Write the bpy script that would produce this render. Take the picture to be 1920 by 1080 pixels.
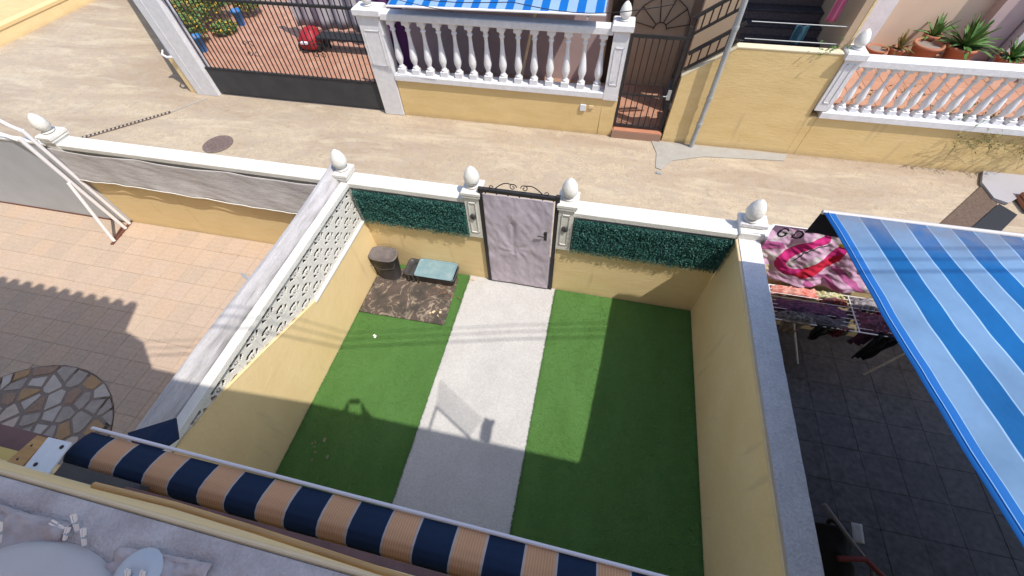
import bpy, math, random
from mathutils import Vector, Matrix, noise as mnoise
random.seed(7)
R_ = math.radians; PI = math.pi
sc = bpy.context.scene
for o in list(bpy.data.objects): bpy.data.objects.remove(o)

# ---------------------------------------------------------------- camera
CAM = Vector((3.2409, -3.7499, 5.3203))
cr = Vector((0.9771552, 0.21102077, -0.02525766)); cu = Vector((-0.15835128, 0.8021719, 0.5757127)); cf = Vector((-0.14174832, 0.55856108, -0.81726185))
cd = bpy.data.cameras.new('camera'); cam = bpy.data.objects.new('camera', cd); sc.collection.objects.link(cam)
M4 = Matrix(((cr.x, cu.x, -cf.x, CAM.x), (cr.y, cu.y, -cf.y, CAM.y), (cr.z, cu.z, -cf.z, CAM.z), (0, 0, 0, 1)))
cam.matrix_world = M4
cd.lens = 13.81; cd.sensor_width = 36; cd.clip_start = 0.02; cd.clip_end = 500
sc.camera = cam
# ---------------------------------------------------------------- light
SUN = Vector((0.50, -0.25, 1.0)).normalized()      # towards the sun
w = bpy.data.worlds.new('World'); sc.world = w; w.use_nodes = True
nt = w.node_tree; bg = nt.nodes['Background']
sky = nt.nodes.new('ShaderNodeTexSky'); sky.sky_type = 'NISHITA'; sky.sun_disc = False
sky.sun_elevation = math.asin(SUN.z); sky.sun_rotation = math.atan2(SUN.x, SUN.y)
nt.links.new(sky.outputs[0], bg.inputs[0]); bg.inputs[1].default_value = 0.15
sl = bpy.data.lights.new('sun', 'SUN'); sl.energy = 2.8; sl.angle = R_(0.5); sl.color = (1, .95, .86)
so = bpy.data.objects.new('sun', sl); sc.collection.objects.link(so)
so.rotation_euler = SUN.to_track_quat('Z', 'Y').to_euler(); so.location = (10, -5, 20)
sc.view_settings.view_transform = 'Standard'; sc.view_settings.look = 'None'
sc.view_settings.exposure = 0.8; sc.view_settings.gamma = 1
sc.render.engine = 'CYCLES'
try:
    sc.cycles.max_bounces = 6; sc.cycles.diffuse_bounces = 4
except Exception: pass

# ---------------------------------------------------------------- materials
def mat(name, col, rough=.8, var=.0, vscale=3, col2=None, bump=0, bscale=40, spec=.3, stretch=(1, 1, 1), metal=0, fine=.0, fscale=60, detail=5, transl=0):
    m = bpy.data.materials.new(name); m.use_nodes = True; n = m.node_tree.nodes; L = m.node_tree.links
    p = n['Principled BSDF']; p.inputs['Roughness'].default_value = rough; p.inputs['Metallic'].default_value = metal
    p.inputs['Specular IOR Level'].default_value = spec
    g = n.new('ShaderNodeNewGeometry'); mp = n.new('ShaderNodeMapping'); mp.inputs['Scale'].default_value = stretch
    L.new(g.outputs['Position'], mp.inputs['Vector'])
    c = n.new('ShaderNodeRGB'); c.outputs[0].default_value = (*col, 1); out = c.outputs[0]
    if col2 is not None:
        no = n.new('ShaderNodeTexNoise'); no.inputs['Scale'].default_value = vscale; no.inputs['Detail'].default_value = detail; no.inputs['Roughness'].default_value = .6
        L.new(mp.outputs[0], no.inputs['Vector'])
        rp = n.new('ShaderNodeMapRange'); rp.inputs[1].default_value = .5 - .22; rp.inputs[2].default_value = .5 + .22
        L.new(no.outputs['Fac'], rp.inputs[0])
        mx = n.new('ShaderNodeMixRGB'); L.new(rp.outputs[0], mx.inputs[0]); L.new(out, mx.inputs[1]); mx.inputs[2].default_value = (*col2, 1); out = mx.outputs[0]
    if fine > 0:
        nf = n.new('ShaderNodeTexNoise'); nf.inputs['Scale'].default_value = fscale; nf.inputs['Detail'].default_value = 3
        L.new(mp.outputs[0], nf.inputs['Vector'])
        mr = n.new('ShaderNodeMapRange'); mr.inputs[1].default_value = .3; mr.inputs[2].default_value = .7; mr.inputs[3].default_value = 1 - fine; mr.inputs[4].default_value = 1 + fine
        L.new(nf.outputs['Fac'], mr.inputs[0])
        hv = n.new('ShaderNodeHueSaturation'); L.new(out, hv.inputs['Color']); L.new(mr.outputs[0], hv.inputs['Value']); out = hv.outputs[0]
    L.new(out, p.inputs['Base Color'])
    if bump > 0:
        nb = n.new('ShaderNodeTexNoise'); nb.inputs['Scale'].default_value = bscale; nb.inputs['Detail'].default_value = 4
        L.new(mp.outputs[0], nb.inputs['Vector'])
        b = n.new('ShaderNodeBump'); b.inputs['Strength'].default_value = bump; b.inputs['Distance'].default_value = .02
        L.new(nb.outputs['Fac'], b.inputs['Height']); L.new(b.outputs[0], p.inputs['Normal'])
    if transl > 0:
        t = n.new('ShaderNodeBsdfTranslucent'); L.new(out, t.inputs['Color']); ms = n.new('ShaderNodeMixShader'); ms.inputs[0].default_value = transl
        o = n['Material Output']; L.new(p.outputs[0], ms.inputs[1]); L.new(t.outputs[0], ms.inputs[2]); L.new(ms.outputs[0], o.inputs[0])
    return m

def grime(m, top=.10, col=(.34, .27, .19), amt=.6):
    n = m.node_tree.nodes; L = m.node_tree.links; p = n['Principled BSDF']; g = [k for k in n if k.bl_idname == 'ShaderNodeNewGeometry'][0]
    src = p.inputs['Base Color'].links[0].from_socket; s_ = n.new('ShaderNodeSeparateXYZ'); L.new(g.outputs['Position'], s_.inputs[0])
    def nse(sc, st, det=6):
        mp = n.new('ShaderNodeMapping'); mp.inputs['Scale'].default_value = st; L.new(g.outputs['Position'], mp.inputs['Vector'])
        a = n.new('ShaderNodeTexNoise'); a.inputs['Scale'].default_value = sc; a.inputs['Detail'].default_value = det; L.new(mp.outputs[0], a.inputs['Vector']); return a.outputs['Fac']
    def mth(op, a, b):
        q = n.new('ShaderNodeMath'); q.operation = op
        for i, v in enumerate((a, b)):
            if isinstance(v, (int, float)): q.inputs[i].default_value = v
            else: L.new(v, q.inputs[i])
        q.use_clamp = op == 'MULTIPLY'; return q.outputs[0]
    h = mth('SUBTRACT', mth('MULTIPLY', nse(2.5, (1, 1, .3)), top * 4), s_.outputs[2]); h2 = mth('MULTIPLY', h, 9.0)   # splash stains, ragged
    drip = n.new('ShaderNodeMapRange'); drip.inputs[1].default_value = .62; drip.inputs[2].default_value = .74; drip.inputs[4].default_value = .45; L.new(nse(4, (1.6, 1.6, .22), 4), drip.inputs[0])
    f = mth('MAXIMUM', mth('MULTIPLY', h2, amt), drip.outputs[0])
    x = n.new('ShaderNodeMixRGB'); L.new(f, x.inputs[0]); L.new(src, x.inputs[1]); x.inputs[2].default_value = (*col, 1); L.new(x.outputs[0], p.inputs['Base Color']); return m
def stripes(name, edges, colA, colB, thread=None, rough=.7, transl=0, hem=None):
    """woven stripes along world x; edges = ascending x of colour changes, first band colA"""
    m = mat(name, colA, rough, fine=.10, fscale=90, transl=transl); n = m.node_tree.nodes; L = m.node_tree.links
    g = n.new('ShaderNodeNewGeometry'); s = n.new('ShaderNodeSeparateXYZ'); L.new(g.outputs['Position'], s.inputs[0])
    rp = n.new('ShaderNodeValToRGB'); rp.color_ramp.interpolation = 'CONSTANT'
    return m, s, rp, n, L

def stripe_mat(name, x0, period, duty, colA, colB, thread=0, edge=None, rough=.75, transl=0, stain=0, dirt=None):
    m = bpy.data.materials.new(name); m.use_nodes = True; n = m.node_tree.nodes; L = m.node_tree.links
    p = n['Principled BSDF']; p.inputs['Roughness'].default_value = rough; p.inputs['Specular IOR Level'].default_value = .25
    g = n.new('ShaderNodeNewGeometry'); s = n.new('ShaderNodeSeparateXYZ'); L.new(g.outputs['Position'], s.inputs[0])
    def math_(op, a, b=None, c=None):
        q = n.new('ShaderNodeMath'); q.operation = op
        for i, v in enumerate((a, b, c)):
            if v is None: continue
            if isinstance(v, (int, float)): q.inputs[i].default_value = v
            else: L.new(v, q.inputs[i])
        return q.outputs[0]
    u = math_('FRACT', math_('DIVIDE', math_('SUBTRACT', s.outputs[0], x0), period))
    a = math_('LESS_THAN', u, duty)
    mx = n.new('ShaderNodeMixRGB'); L.new(a, mx.inputs[0]); mx.inputs[1].default_value = (*colB, 1); mx.inputs[2].default_value = (*colA, 1); out = mx.outputs[0]
    if thread:      # fine threads in band A
        v = math_('FRACT', math_('DIVIDE', s.outputs[0], thread)); t = math_('LESS_THAN', v, .38); t = math_('MULTIPLY', t, a); t = math_('MULTIPLY', t, .55)
        m2 = n.new('ShaderNodeMixRGB'); L.new(t, m2.inputs[0]); L.new(out, m2.inputs[1]); m2.inputs[2].default_value = (.62, .38, .20, 1); out = m2.outputs[0]
    if edge:        # pale piping at both sides of band A
        e1 = math_('LESS_THAN', math_('ABSOLUTE', math_('SUBTRACT', u, .012)), .016)
        e2 = math_('LESS_THAN', math_('ABSOLUTE', math_('SUBTRACT', u, duty - .012)), .016)
        e = math_('MAXIMUM', e1, e2)
        m3 = n.new('ShaderNodeMixRGB'); L.new(e, m3.inputs[0]); L.new(out, m3.inputs[1]); m3.inputs[2].default_value = (*edge, 1); out = m3.outputs[0]
    no = n.new('ShaderNodeTexNoise'); no.inputs['Scale'].default_value = 2.2; no.inputs['Detail'].default_value = 6; L.new(g.outputs['Position'], no.inputs['Vector'])
    mr = n.new('ShaderNodeMapRange'); mr.inputs[1].default_value = .3; mr.inputs[2].default_value = .7; mr.inputs[3].default_value = 1 - stain; mr.inputs[4].default_value = 1 + stain * .6; L.new(no.outputs['Fac'], mr.inputs[0])
    hv = n.new('ShaderNodeHueSaturation'); L.new(out, hv.inputs['Color']); L.new(mr.outputs[0], hv.inputs['Value']); out = hv.outputs[0]
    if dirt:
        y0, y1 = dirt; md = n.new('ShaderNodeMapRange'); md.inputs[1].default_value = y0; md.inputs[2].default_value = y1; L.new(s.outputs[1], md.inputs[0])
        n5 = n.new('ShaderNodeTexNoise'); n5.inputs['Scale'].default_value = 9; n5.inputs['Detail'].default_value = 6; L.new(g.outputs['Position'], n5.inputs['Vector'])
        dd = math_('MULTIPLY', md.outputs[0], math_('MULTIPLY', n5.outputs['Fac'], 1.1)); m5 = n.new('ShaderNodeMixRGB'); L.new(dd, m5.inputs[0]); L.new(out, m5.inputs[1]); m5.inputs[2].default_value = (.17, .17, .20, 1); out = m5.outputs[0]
    L.new(out, p.inputs['Base Color'])
    nb = n.new('ShaderNodeTexNoise'); nb.inputs['Scale'].default_value = 14; L.new(g.outputs['Position'], nb.inputs['Vector'])
    b = n.new('ShaderNodeBump'); b.inputs['Strength'].default_value = .25; b.inputs['Distance'].default_value = .02; L.new(nb.outputs['Fac'], b.inputs['Height']); L.new(b.outputs[0], p.inputs['Normal'])
    if transl:
        t = n.new('ShaderNodeBsdfTranslucent'); L.new(out, t.inputs['Color']); ms = n.new('ShaderNodeMixShader'); ms.inputs[0].default_value = transl
        o = n['Material Output']; L.new(p.outputs[0], ms.inputs[1]); L.new(t.outputs[0], ms.inputs[2]); L.new(ms.outputs[0], o.inputs[0])
    return m

M = {}
def street_mat():
    m = mat('street_concrete', (.455, .375, .27), .9, col2=(.40, .315, .225), vscale=7, bump=.5, bscale=25, fine=.16, fscale=30, detail=8)
    n = m.node_tree.nodes; L = m.node_tree.links; p = n['Principled BSDF']; g = [k for k in n if k.bl_idname == 'ShaderNodeNewGeometry'][0]
    src = p.inputs['Base Color'].links[0].from_socket
    def layer(src, scale, dist, stretch, lo, hi, amt, col):
        mp = n.new('ShaderNodeMapping'); mp.inputs['Scale'].default_value = stretch; L.new(g.outputs['Position'], mp.inputs['Vector'])
        a = n.new('ShaderNodeTexNoise'); a.inputs['Scale'].default_value = scale; a.inputs['Detail'].default_value = 7; a.inputs['Roughness'].default_value = .65; a.inputs['Distortion'].default_value = dist; L.new(mp.outputs[0], a.inputs['Vector'])
        r = n.new('ShaderNodeMapRange'); r.inputs[1].default_value = lo; r.inputs[2].default_value = hi; r.inputs[4].default_value = amt; L.new(a.outputs['Fac'], r.inputs[0])
        x = n.new('ShaderNodeMixRGB'); L.new(r.outputs[0], x.inputs[0]); L.new(src, x.inputs[1]); x.inputs[2].default_value = (*col, 1); return x.outputs[0]
    src = layer(src, .55, .6, (.35, 1.2, 1), .44, .58, .80, (.31, .235, .17))      # long worn brown patches
    src = layer(src, 1.7, 2.2, (.8, 1.1, 1), .47, .58, .65, (.36, .295, .23))       # trowel swirls
    src = layer(src, 1.2, 1.0, (.4, 1.6, 1), .52, .64, .6, (.50, .425, .31))       # pale dusty streaks
    src = layer(src, 9, .5, (1, 1, 1), .56, .66, .45, (.24, .19, .14))              # small stains
    L.new(src, p.inputs['Base Color']); return m
M['street'] = street_mat()
M['patch'] = mat('cement_patch', (.36, .345, .315), .9, col2=(.31, .285, .25), vscale=6, fine=.1)
M['path'] = mat('path_concrete', (.50, .485, .47), .85, col2=(.43, .415, .405), vscale=2.4, bump=.35, bscale=60, fine=.09, fscale=40, detail=9)
M['turf'] = mat('turf_green', (.095, .225, .047), .6, col2=(.12, .275, .068), vscale=2.2, stretch=(1.4, .6, 1), bump=1, bscale=300, fine=.35, fscale=220, spec=.4)
M['yellowo'] = mat('street_yellow_render', (.71, .53, .26), .9, col2=(.62, .45, .20), vscale=2.2, stretch=(.6, .6, 2), bump=.22, bscale=14, fine=.06)
M['yellow'] = mat('yellow_render', (.78, .61, .34), .9, col2=(.72, .54, .28), vscale=3, stretch=(.6, .6, 2.5), bump=.25, bscale=14, fine=.05)
M['yellowp'] = mat('smooth_yellow_render', (.80, .62, .34), .9, col2=(.74, .55, .28), vscale=1.8, bump=.2, bscale=10, fine=.03)
M['ground_y'] = mat('yellow_paving', (.60, .46, .22), .9, col2=(.50, .38, .19), vscale=3, fine=.1)
M['white'] = mat('white_paint', (.71, .69, .64), .7, col2=(.62, .60, .56), vscale=5, bump=.25, bscale=40, fine=.04)
M['white2'] = mat('white_cast_stone', (.74, .73, .74), .75, col2=(.62, .61, .62), vscale=8, bump=.3, bscale=60, fine=.05)
M['greytop'] = mat('grey_render_top', (.70, .69, .70), .9, col2=(.58, .57, .59), vscale=7, bump=.5, bscale=50, fine=.12, fscale=50)
M['greytop2'] = mat('grey_stone_sill', (.53, .475, .46), .8, col2=(.31, .255, .24), vscale=7, bump=.4, bscale=120, fine=.07, fscale=120)
M['black'] = mat('black_iron', (.02, .02, .022), .5, col2=(.035, .03, .03), vscale=9)
M['iron'] = mat('brown_black_iron', (.03, .018, .014), .5)
M['greyiron'] = mat('dark_grey_sheet_iron', (.035, .037, .042), .6, col2=(.055, .055, .06), vscale=3)
M['tarp'] = mat('grey_shade_cloth', (.60, .57, .57), .9, col2=(.50, .47, .47), vscale=5, stretch=(1, .6, 2), bump=.3, bscale=16, fine=.10, fscale=60, transl=.12)
M['gatecloth'] = mat('lilac_grey_gate_cloth', (.58, .52, .60), .85, col2=(.51, .445, .52), vscale=3, stretch=(1, 1, .6), bump=.6, bscale=9, fine=.03, transl=.1)
M['whitewall'] = mat('pale_grey_wall_paint', (.50, .52, .56), .85, col2=(.44, .45, .48), vscale=2, fine=.04)
M['tile'] = mat('pink_beige_tile', (.60, .43, .32), .75, col2=(.52, .40, .31), vscale=1.6, fine=.06, fscale=25, bump=.2)
M['grout'] = mat('tile_grout', (.39, .31, .245), .95, fine=.1)
M['stone'] = mat('crazy_paving_stone', (.40, .35, .31), .85, col2=(.30, .255, .23), vscale=5, bump=.5, bscale=20, fine=.1)
M['stoneo'] = mat('rusty_paving_stone', (.42, .27, .14), .85, col2=(.34, .22, .13), vscale=6, bump=.5, bscale=20, fine=.12)
M['stonew'] = mat('pale_paving_stone', (.52, .47, .43), .85, col2=(.42, .37, .34), vscale=6, bump=.5, bscale=20, fine=.1)
M['stoneo2'] = mat('brown_paving_stone', (.34, .23, .17), .85, col2=(.26, .18, .13), vscale=6, bump=.5, bscale=20, fine=.12)
M['stonew2'] = mat('cream_paving_stone', (.58, .49, .41), .85, col2=(.46, .38, .32), vscale=6, bump=.5, bscale=20, fine=.1)
M['mortar'] = mat('dark_mortar', (.23, .185, .16), .95, fine=.15)
M['terra'] = mat('terracotta_tile', (.46, .20, .115), .8, col2=(.38, .16, .095), vscale=2, fine=.08)
M['terrag'] = mat('terracotta_grout', (.33, .20, .145), .95)
M['pot'] = mat('terracotta_pot', (.42, .17, .09), .8, col2=(.33, .13, .08), vscale=9)
M['dark'] = mat('dark_slate_tile', (.055, .052, .06), .5, col2=(.035, .034, .04), vscale=5, fine=.25, fscale=14, bump=.15)
M['darkg'] = mat('dark_tile_grout', (.098, .095, .105), .9)
M['leafh'] = mat('hedge_leaf_teal', (.014, .080, .064), .5, col2=(.065, .18, .155), vscale=45, fine=.4, fscale=80)
M['leafd'] = mat('hedge_backing', (.006, .035, .028), .9)
M['green'] = mat('plant_green', (.06, .14, .035), .6, col2=(.12, .22, .06), vscale=12, fine=.2)
M['dry'] = mat('dry_stalk', (.30, .24, .10), .8, col2=(.16, .16, .06), vscale=12)
M['binp'] = mat('dark_grey_plastic', (.05, .048, .052), .45, col2=(.075, .07, .07), vscale=6)
M['bint'] = mat('dusty_grey_lid', (.17, .15, .15), .7, col2=(.11, .095, .10), vscale=9, fine=.1)
M['bluet'] = mat('pale_blue_plastic', (.145, .25, .29), .45, col2=(.25, .34, .37), vscale=9, fine=.08)
M['carpet_old'] = mat('patterned_brown_mat', (.07, .052, .05), .95, col2=(.34, .26, .20), vscale=7, stretch=(1.3, .8, 1), fine=.45, fscale=26, detail=9)
def swirl_mat(name, base, line, sc1):
    m = mat(name, base, .95, bump=.4, bscale=90); n = m.node_tree.nodes; L = m.node_tree.links; g = [k for k in n if k.bl_idname == 'ShaderNodeNewGeometry'][0]; p = n['Principled BSDF']
    a = n.new('ShaderNodeTexNoise'); a.inputs['Scale'].default_value = sc1; a.inputs['Detail'].default_value = 3; a.inputs['Distortion'].default_value = 2.2; L.new(g.outputs['Position'], a.inputs['Vector'])
    q = n.new('ShaderNodeMath'); q.operation = 'SUBTRACT'; L.new(a.outputs['Fac'], q.inputs[0]); q.inputs[1].default_value = .5
    q2 = n.new('ShaderNodeMath'); q2.operation = 'ABSOLUTE'; L.new(q.outputs[0], q2.inputs[0])
    r = n.new('ShaderNodeMapRange'); r.inputs[1].default_value = .0; r.inputs[2].default_value = .05; r.inputs[3].default_value = 1; r.inputs[4].default_value = 0; L.new(q2.outputs[0], r.inputs[0])
    b = n.new('ShaderNodeTexNoise'); b.inputs['Scale'].default_value = 5; b.inputs['Detail'].default_value = 6; L.new(g.outputs['Position'], b.inputs['Vector'])
    r2 = n.new('ShaderNodeMapRange'); r2.inputs[1].default_value = .35; r2.inputs[2].default_value = .65; L.new(b.outputs['Fac'], r2.inputs[0])
    mu = n.new('ShaderNodeMath'); mu.operation = 'MULTIPLY'; L.new(r.outputs[0], mu.inputs[0]); L.new(r2.outputs[0], mu.inputs[1])
    m0 = n.new('ShaderNodeMixRGB'); L.new(r2.outputs[0], m0.inputs[0]); m0.inputs[1].default_value = (*base, 1); m0.inputs[2].default_value = (base[0] * 1.9, base[1] * 1.6, base[2] * 1.6, 1)
    mx = n.new('ShaderNodeMixRGB'); L.new(mu.outputs[0], mx.inputs[0]); L.new(m0.outputs[0], mx.inputs[1]); mx.inputs[2].default_value = (*line, 1); L.new(mx.outputs[0], p.inputs['Base Color']); return m
M['carpet'] = swirl_mat('patterned_brown_mat', (.06, .052, .044), (.36, .30, .22), 2.6)
M['cream'] = mat('cream_plaster', (.60, .48, .30), .9, fine=.05)
M['sill'] = mat('beige_wall_edge', (.70, .54, .34), .85, col2=(.60, .45, .27), vscale=6)
M['wood'] = mat('varnished_beige_pole', (.56, .33, .13), .6, col2=(.36, .20, .09), vscale=4, stretch=(1, 14, 14))
M['maroon'] = mat('maroon_painted_bar', (.19, .10, .10), .6, col2=(.13, .07, .07), vscale=9)
M['steel'] = mat('galvanised_pipe', (.32, .34, .35), .45, metal=.3, col2=(.42, .43, .43), vscale=6)
M['plate'] = mat('white_bracket_plate', (.66, .68, .74), .5, fine=.03)
M['navy'] = mat('navy_canvas', (.010, .022, .055), .85, fine=.15)
M['mauve'] = mat('mauve_house_wall', (.50, .38, .37), .9, col2=(.43, .32, .31), vscale=2, fine=.05)
M['beigew'] = mat('beige_house_wall', (.50, .36, .24), .9, col2=(.45, .32, .21), vscale=2, fine=.05)
M['lilacw'] = mat('lilac_white_wall', (.60, .55, .58), .85, fine=.04)
M['ctw'] = mat('white_clay_roof', (.5, .3, .2), .9)
M['red'] = mat('red_plastic', (.33, .02, .03), .5)
M['bluep'] = mat('blue_plastic', (.03, .16, .42), .4)
M['rack'] = mat('white_rack_wire', (.78, .76, .78), .4)
M['pinksheet'] = mat('purple_cloth', (.10, .03, .12), .9)
M['greysheet'] = mat('grey_hanging_sheet', (.46, .43, .46), .9, col2=(.28, .25, .28), vscale=4, stretch=(3, 1, .3))
M['azul'] = mat('patterned_step_riser', (.06, .045, .05), .5, col2=(.16, .12, .11), vscale=30)
M['skin'] = mat('skin', (.50, .27, .19), .6)
M['shirt'] = mat('grey_shirt', (.20, .22, .26), .9)
M['trousers'] = mat('dark_trousers', (.04, .05, .09), .9)
M['hair'] = mat('brown_hair', (.04, .025, .015), .7)
M['phone'] = mat('phone_black', (.02, .02, .02), .3)
M['greyplastic'] = mat('grey_matt_plastic', (.50, .45, .43), .55, col2=(.44, .39, .375), vscale=5)
M['clearp'] = mat('dull_grey_cloth', (.46, .40, .39), .6, col2=(.32, .27, .26), vscale=11, bump=.5, bscale=30, fine=.05)
M['peg'] = mat('pale_wood_peg', (.72, .62, .55), .6)
M['cable'] = mat('black_cable', (.015, .015, .015), .6)
M['cabg'] = mat('light_grey_sheet', (.47, .45, .46), .7, fine=.03)
M['cabb'] = mat('charcoal_stand_in_paint', (.022, .024, .03), .8)
M['rust'] = mat('rusty_bracket', (.14, .06, .04), .8)
M['mano'] = mat('manhole_iron', (.13, .09, .085), .7, col2=(.20, .15, .13), vscale=30, fine=.3, fscale=40)

grime(M['yellow'], .05, (.52, .38, .20), .5); grime(M['yellowo'], .06, (.46, .33, .18), .6); grime(M['yellowp'], .035, (.55, .42, .24), .45)
# ---------------------------------------------------------------- mesh helpers
class MB:
    def __init__(s): s.v = []; s.f = []; s.m = []; s.sm = []
    def add(s, vs, fs, mi=0, smooth=False):
        b = len(s.v); s.v += [Vector(v) for v in vs]
        for f in fs: s.f.append([b + i for i in f]); s.m.append(mi); s.sm.append(smooth)
    def box(s, x0, x1, y0, y1, z0, z1, mi=0):
        vs = [(x, y, z) for z in (z0, z1) for y in (y0, y1) for x in (x0, x1)]
        s.add(vs, [(0, 2, 3, 1), (4, 5, 7, 6), (0, 1, 5, 4), (2, 6, 7, 3), (0, 4, 6, 2), (1, 3, 7, 5)], mi)
    def bev(s, x0, x1, y0, y1, z0, z1, b=.006, mi=0):
        """box with a chamfer all round the top and on the vertical edges"""
        def ring(i, z): return [(x0 + i, y0 + i, z), (x1 - i, y0 + i, z), (x1 - i, y1 - i, z), (x0 + i, y1 - i, z)]
        vs = ring(b, z0) + ring(0, z0 + b) + ring(0, z1 - b) + ring(b, z1)
        fs = [(3, 2, 1, 0), (12, 13, 14, 15)]
        for k in range(3):
            for i in range(4): fs.append((4 * k + i, 4 * k + (i + 1) % 4, 4 * k + 4 + (i + 1) % 4, 4 * k + 4 + i))
        s.add(vs, fs, mi)
    def prism(s, poly, d, mi=0):
        """poly: 3D points (planar, ordered); d: extrusion vector"""
        n = len(poly); d = Vector(d); p = [Vector(q) for q in poly]
        s.add(p + [q + d for q in p], [tuple(range(n))[::-1], tuple(range(n, 2 * n))] + [(i, (i + 1) % n, n + (i + 1) % n, n + i) for i in range(n)], mi)
    def tube(s, pts, r, n=8, mi=0, smooth=True, r2=None):
        pts = [Vector(p) for p in pts]; rings = []; up = None
        for i, p in enumerate(pts):
            t = (pts[min(i + 1, len(pts) - 1)] - pts[max(i - 1, 0)]).normalized()
            if up is None: up = t.orthogonal().normalized()
            up = (up - t * up.dot(t)).normalized(); q = t.cross(up)
            rr = r if r2 is None else r + (r2 - r) * i / (len(pts) - 1)
            rings.append([p + (up * math.cos(2 * PI * k / n) + q * math.sin(2 * PI * k / n)) * rr for k in range(n)])
        vs = [v for rg in rings for v in rg]; fs = []
        for i in range(len(pts) - 1):
            for k in range(n): fs.append((i * n + k, i * n + (k + 1) % n, (i + 1) * n + (k + 1) % n, (i + 1) * n + k))
        s.add(vs, fs, mi, smooth); s.add(rings[0], [tuple(range(n))[::-1]], mi); s.add(rings[-1], [tuple(range(n))], mi)
    def bar(s, a, b, w_, h_, mi=0):
        a = Vector(a); b = Vector(b); t = (b - a).normalized(); up = Vector((0, 0, 1))
        if abs(t.z) > .99: up = Vector((0, 1, 0))
        q = t.cross(up).normalized(); u = q.cross(t).normalized(); q *= w_ / 2; u *= h_ / 2
        s.add([a - q - u, a + q - u, a + q + u, a - q + u, b - q - u, b + q - u, b + q + u, b - q + u], [(0, 1, 2, 3)[::-1], (4, 5, 6, 7), (0, 1, 5, 4), (1, 2, 6, 5), (2, 3, 7, 6), (3, 0, 4, 7)], mi)
    def lathe(s, prof, c=(0, 0, 0), n=14, mi=0, ax=None, sx=1, sy=1):
        c = Vector(c); vs = []; fs = []
        for r, z in prof:
            for k in range(n): vs.append(c + Vector((r * sx * math.cos(2 * PI * k / n), r * sy * math.sin(2 * PI * k / n), z)))
        m_ = len(prof)
        for i in range(m_ - 1):
            for k in range(n): fs.append((i * n + k, i * n + (k + 1) % n, (i + 1) * n + (k + 1) % n, (i + 1) * n + k))
        s.add(vs, fs, mi, True); s.add(vs[:n], [tuple(range(n))[::-1]], mi); s.add(vs[-n:], [tuple(range(n))], mi)
    def sheet(s, fn, nu, nv, mi=None, thick=0):
        vs = []; fs = []; b = len(s.v)
        for j in range(nv + 1):
            for i in range(nu + 1): vs.append(Vector(fn(i / nu, j / nv)))
        s.v += vs
        for j in range(nv):
            for i in range(nu):
                a = b + j * (nu + 1) + i
                s.f.append([a, a + 1, a + nu + 2, a + nu + 1]); s.sm.append(True)
                s.m.append(mi((i + .5) / nu, (j + .5) / nv) if callable(mi) else (mi or 0))
    def mesh(s, name, mats, off=(0, 0, 0)):
        off = Vector(off); me = bpy.data.meshes.new(name); me.from_pydata([tuple(v - off) for v in s.v], [], s.f)
        for m_ in (mats if isinstance(mats, (list, tuple)) else [mats]): me.materials.append(m_)
        me.polygons.foreach_set('material_index', s.m); me.polygons.foreach_set('use_smooth', s.sm); me.update(); return me
    def build(s, name, mats, parent=None, kind=None, label=None, cat=None, group=None, solid=0, loc=None):
        base = wloc(parent) if parent else (Vector(loc) if loc is not None else Vector((0, 0, 0)))
        o = bpy.data.objects.new(name, s.mesh(name, mats, base)); sc.collection.objects.link(o)
        if parent: o.parent = parent
        elif loc is not None: o.location = loc
        if solid:
            q = o.modifiers.new('solidify', 'SOLIDIFY'); q.thickness = solid; q.offset = 0
        return tag(o, label, cat, group, kind)
def wloc(o):
    v = Vector((0, 0, 0))
    while o: v = v + o.location; o = o.parent
    return v
def tag(o, label=None, cat=None, group=None, kind=None):
    if label: o['label'] = label
    if cat: o['category'] = cat
    if group: o['group'] = group
    if kind: o['kind'] = kind
    return o
def thing(name, label, cat, loc=(0, 0, 0), group=None):
    o = bpy.data.objects.new(name, None); sc.collection.objects.link(o); o.location = loc; o.empty_display_size = .1
    return tag(o, label, cat, group)
def inst(name, me, parent, wl, rz=0, label=None):
    o = bpy.data.objects.new(name, me); sc.collection.objects.link(o); o.parent = parent
    o.location = Vector(wl) - wloc(parent); o.rotation_euler.z = rz
    if label: o['label'] = label
    return o
def B(*a):
    m = MB(); m.box(*a); return m
def V(*a, b=.008):
    m = MB(); m.bev(*a, b); return m
def dup(root, loc, label=None, cat=None):
    r = root.copy(); sc.collection.objects.link(r); r.location = loc
    if label: r['label'] = label
    for ch in list(root.children):
        c = ch.copy(); sc.collection.objects.link(c); c.parent = r
        for g in ch.children:
            d = g.copy(); sc.collection.objects.link(d); d.parent = c
    return r
def nz(x, y=0, z=0): return mnoise.noise(Vector((x, y, z)))

# ================================================================ SETTING
# street: one big sheet, gently uneven
m = MB()
def gf(u, v):
    x = -45 + 90 * u; y = 4.9 if False else -30 + 70 * v
    return (x, y, -.012)
m.sheet(gf, 6, 6); m.build('ground', M['mortar'], kind='structure')
SZ = lambda x, y: .010 * nz(x * .5, y * .68)
m = MB(); m.sheet(lambda u, v: (-34 + 60 * u, .15 + 4.4 * v, SZ(-34 + 60 * u, .15 + 4.4 * v)), 120, 12)
m.build('street', M['street'], kind='structure')
m = MB(); m.sheet(lambda u, v: (-34 + 26.82 * u, 4.549 + 24 * v, SZ(-34 + 26.82 * u, 4.549 + 24 * v) + .0005 * 0), 54, 50)
m.build('side_road', M['street'], kind='structure')

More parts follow.
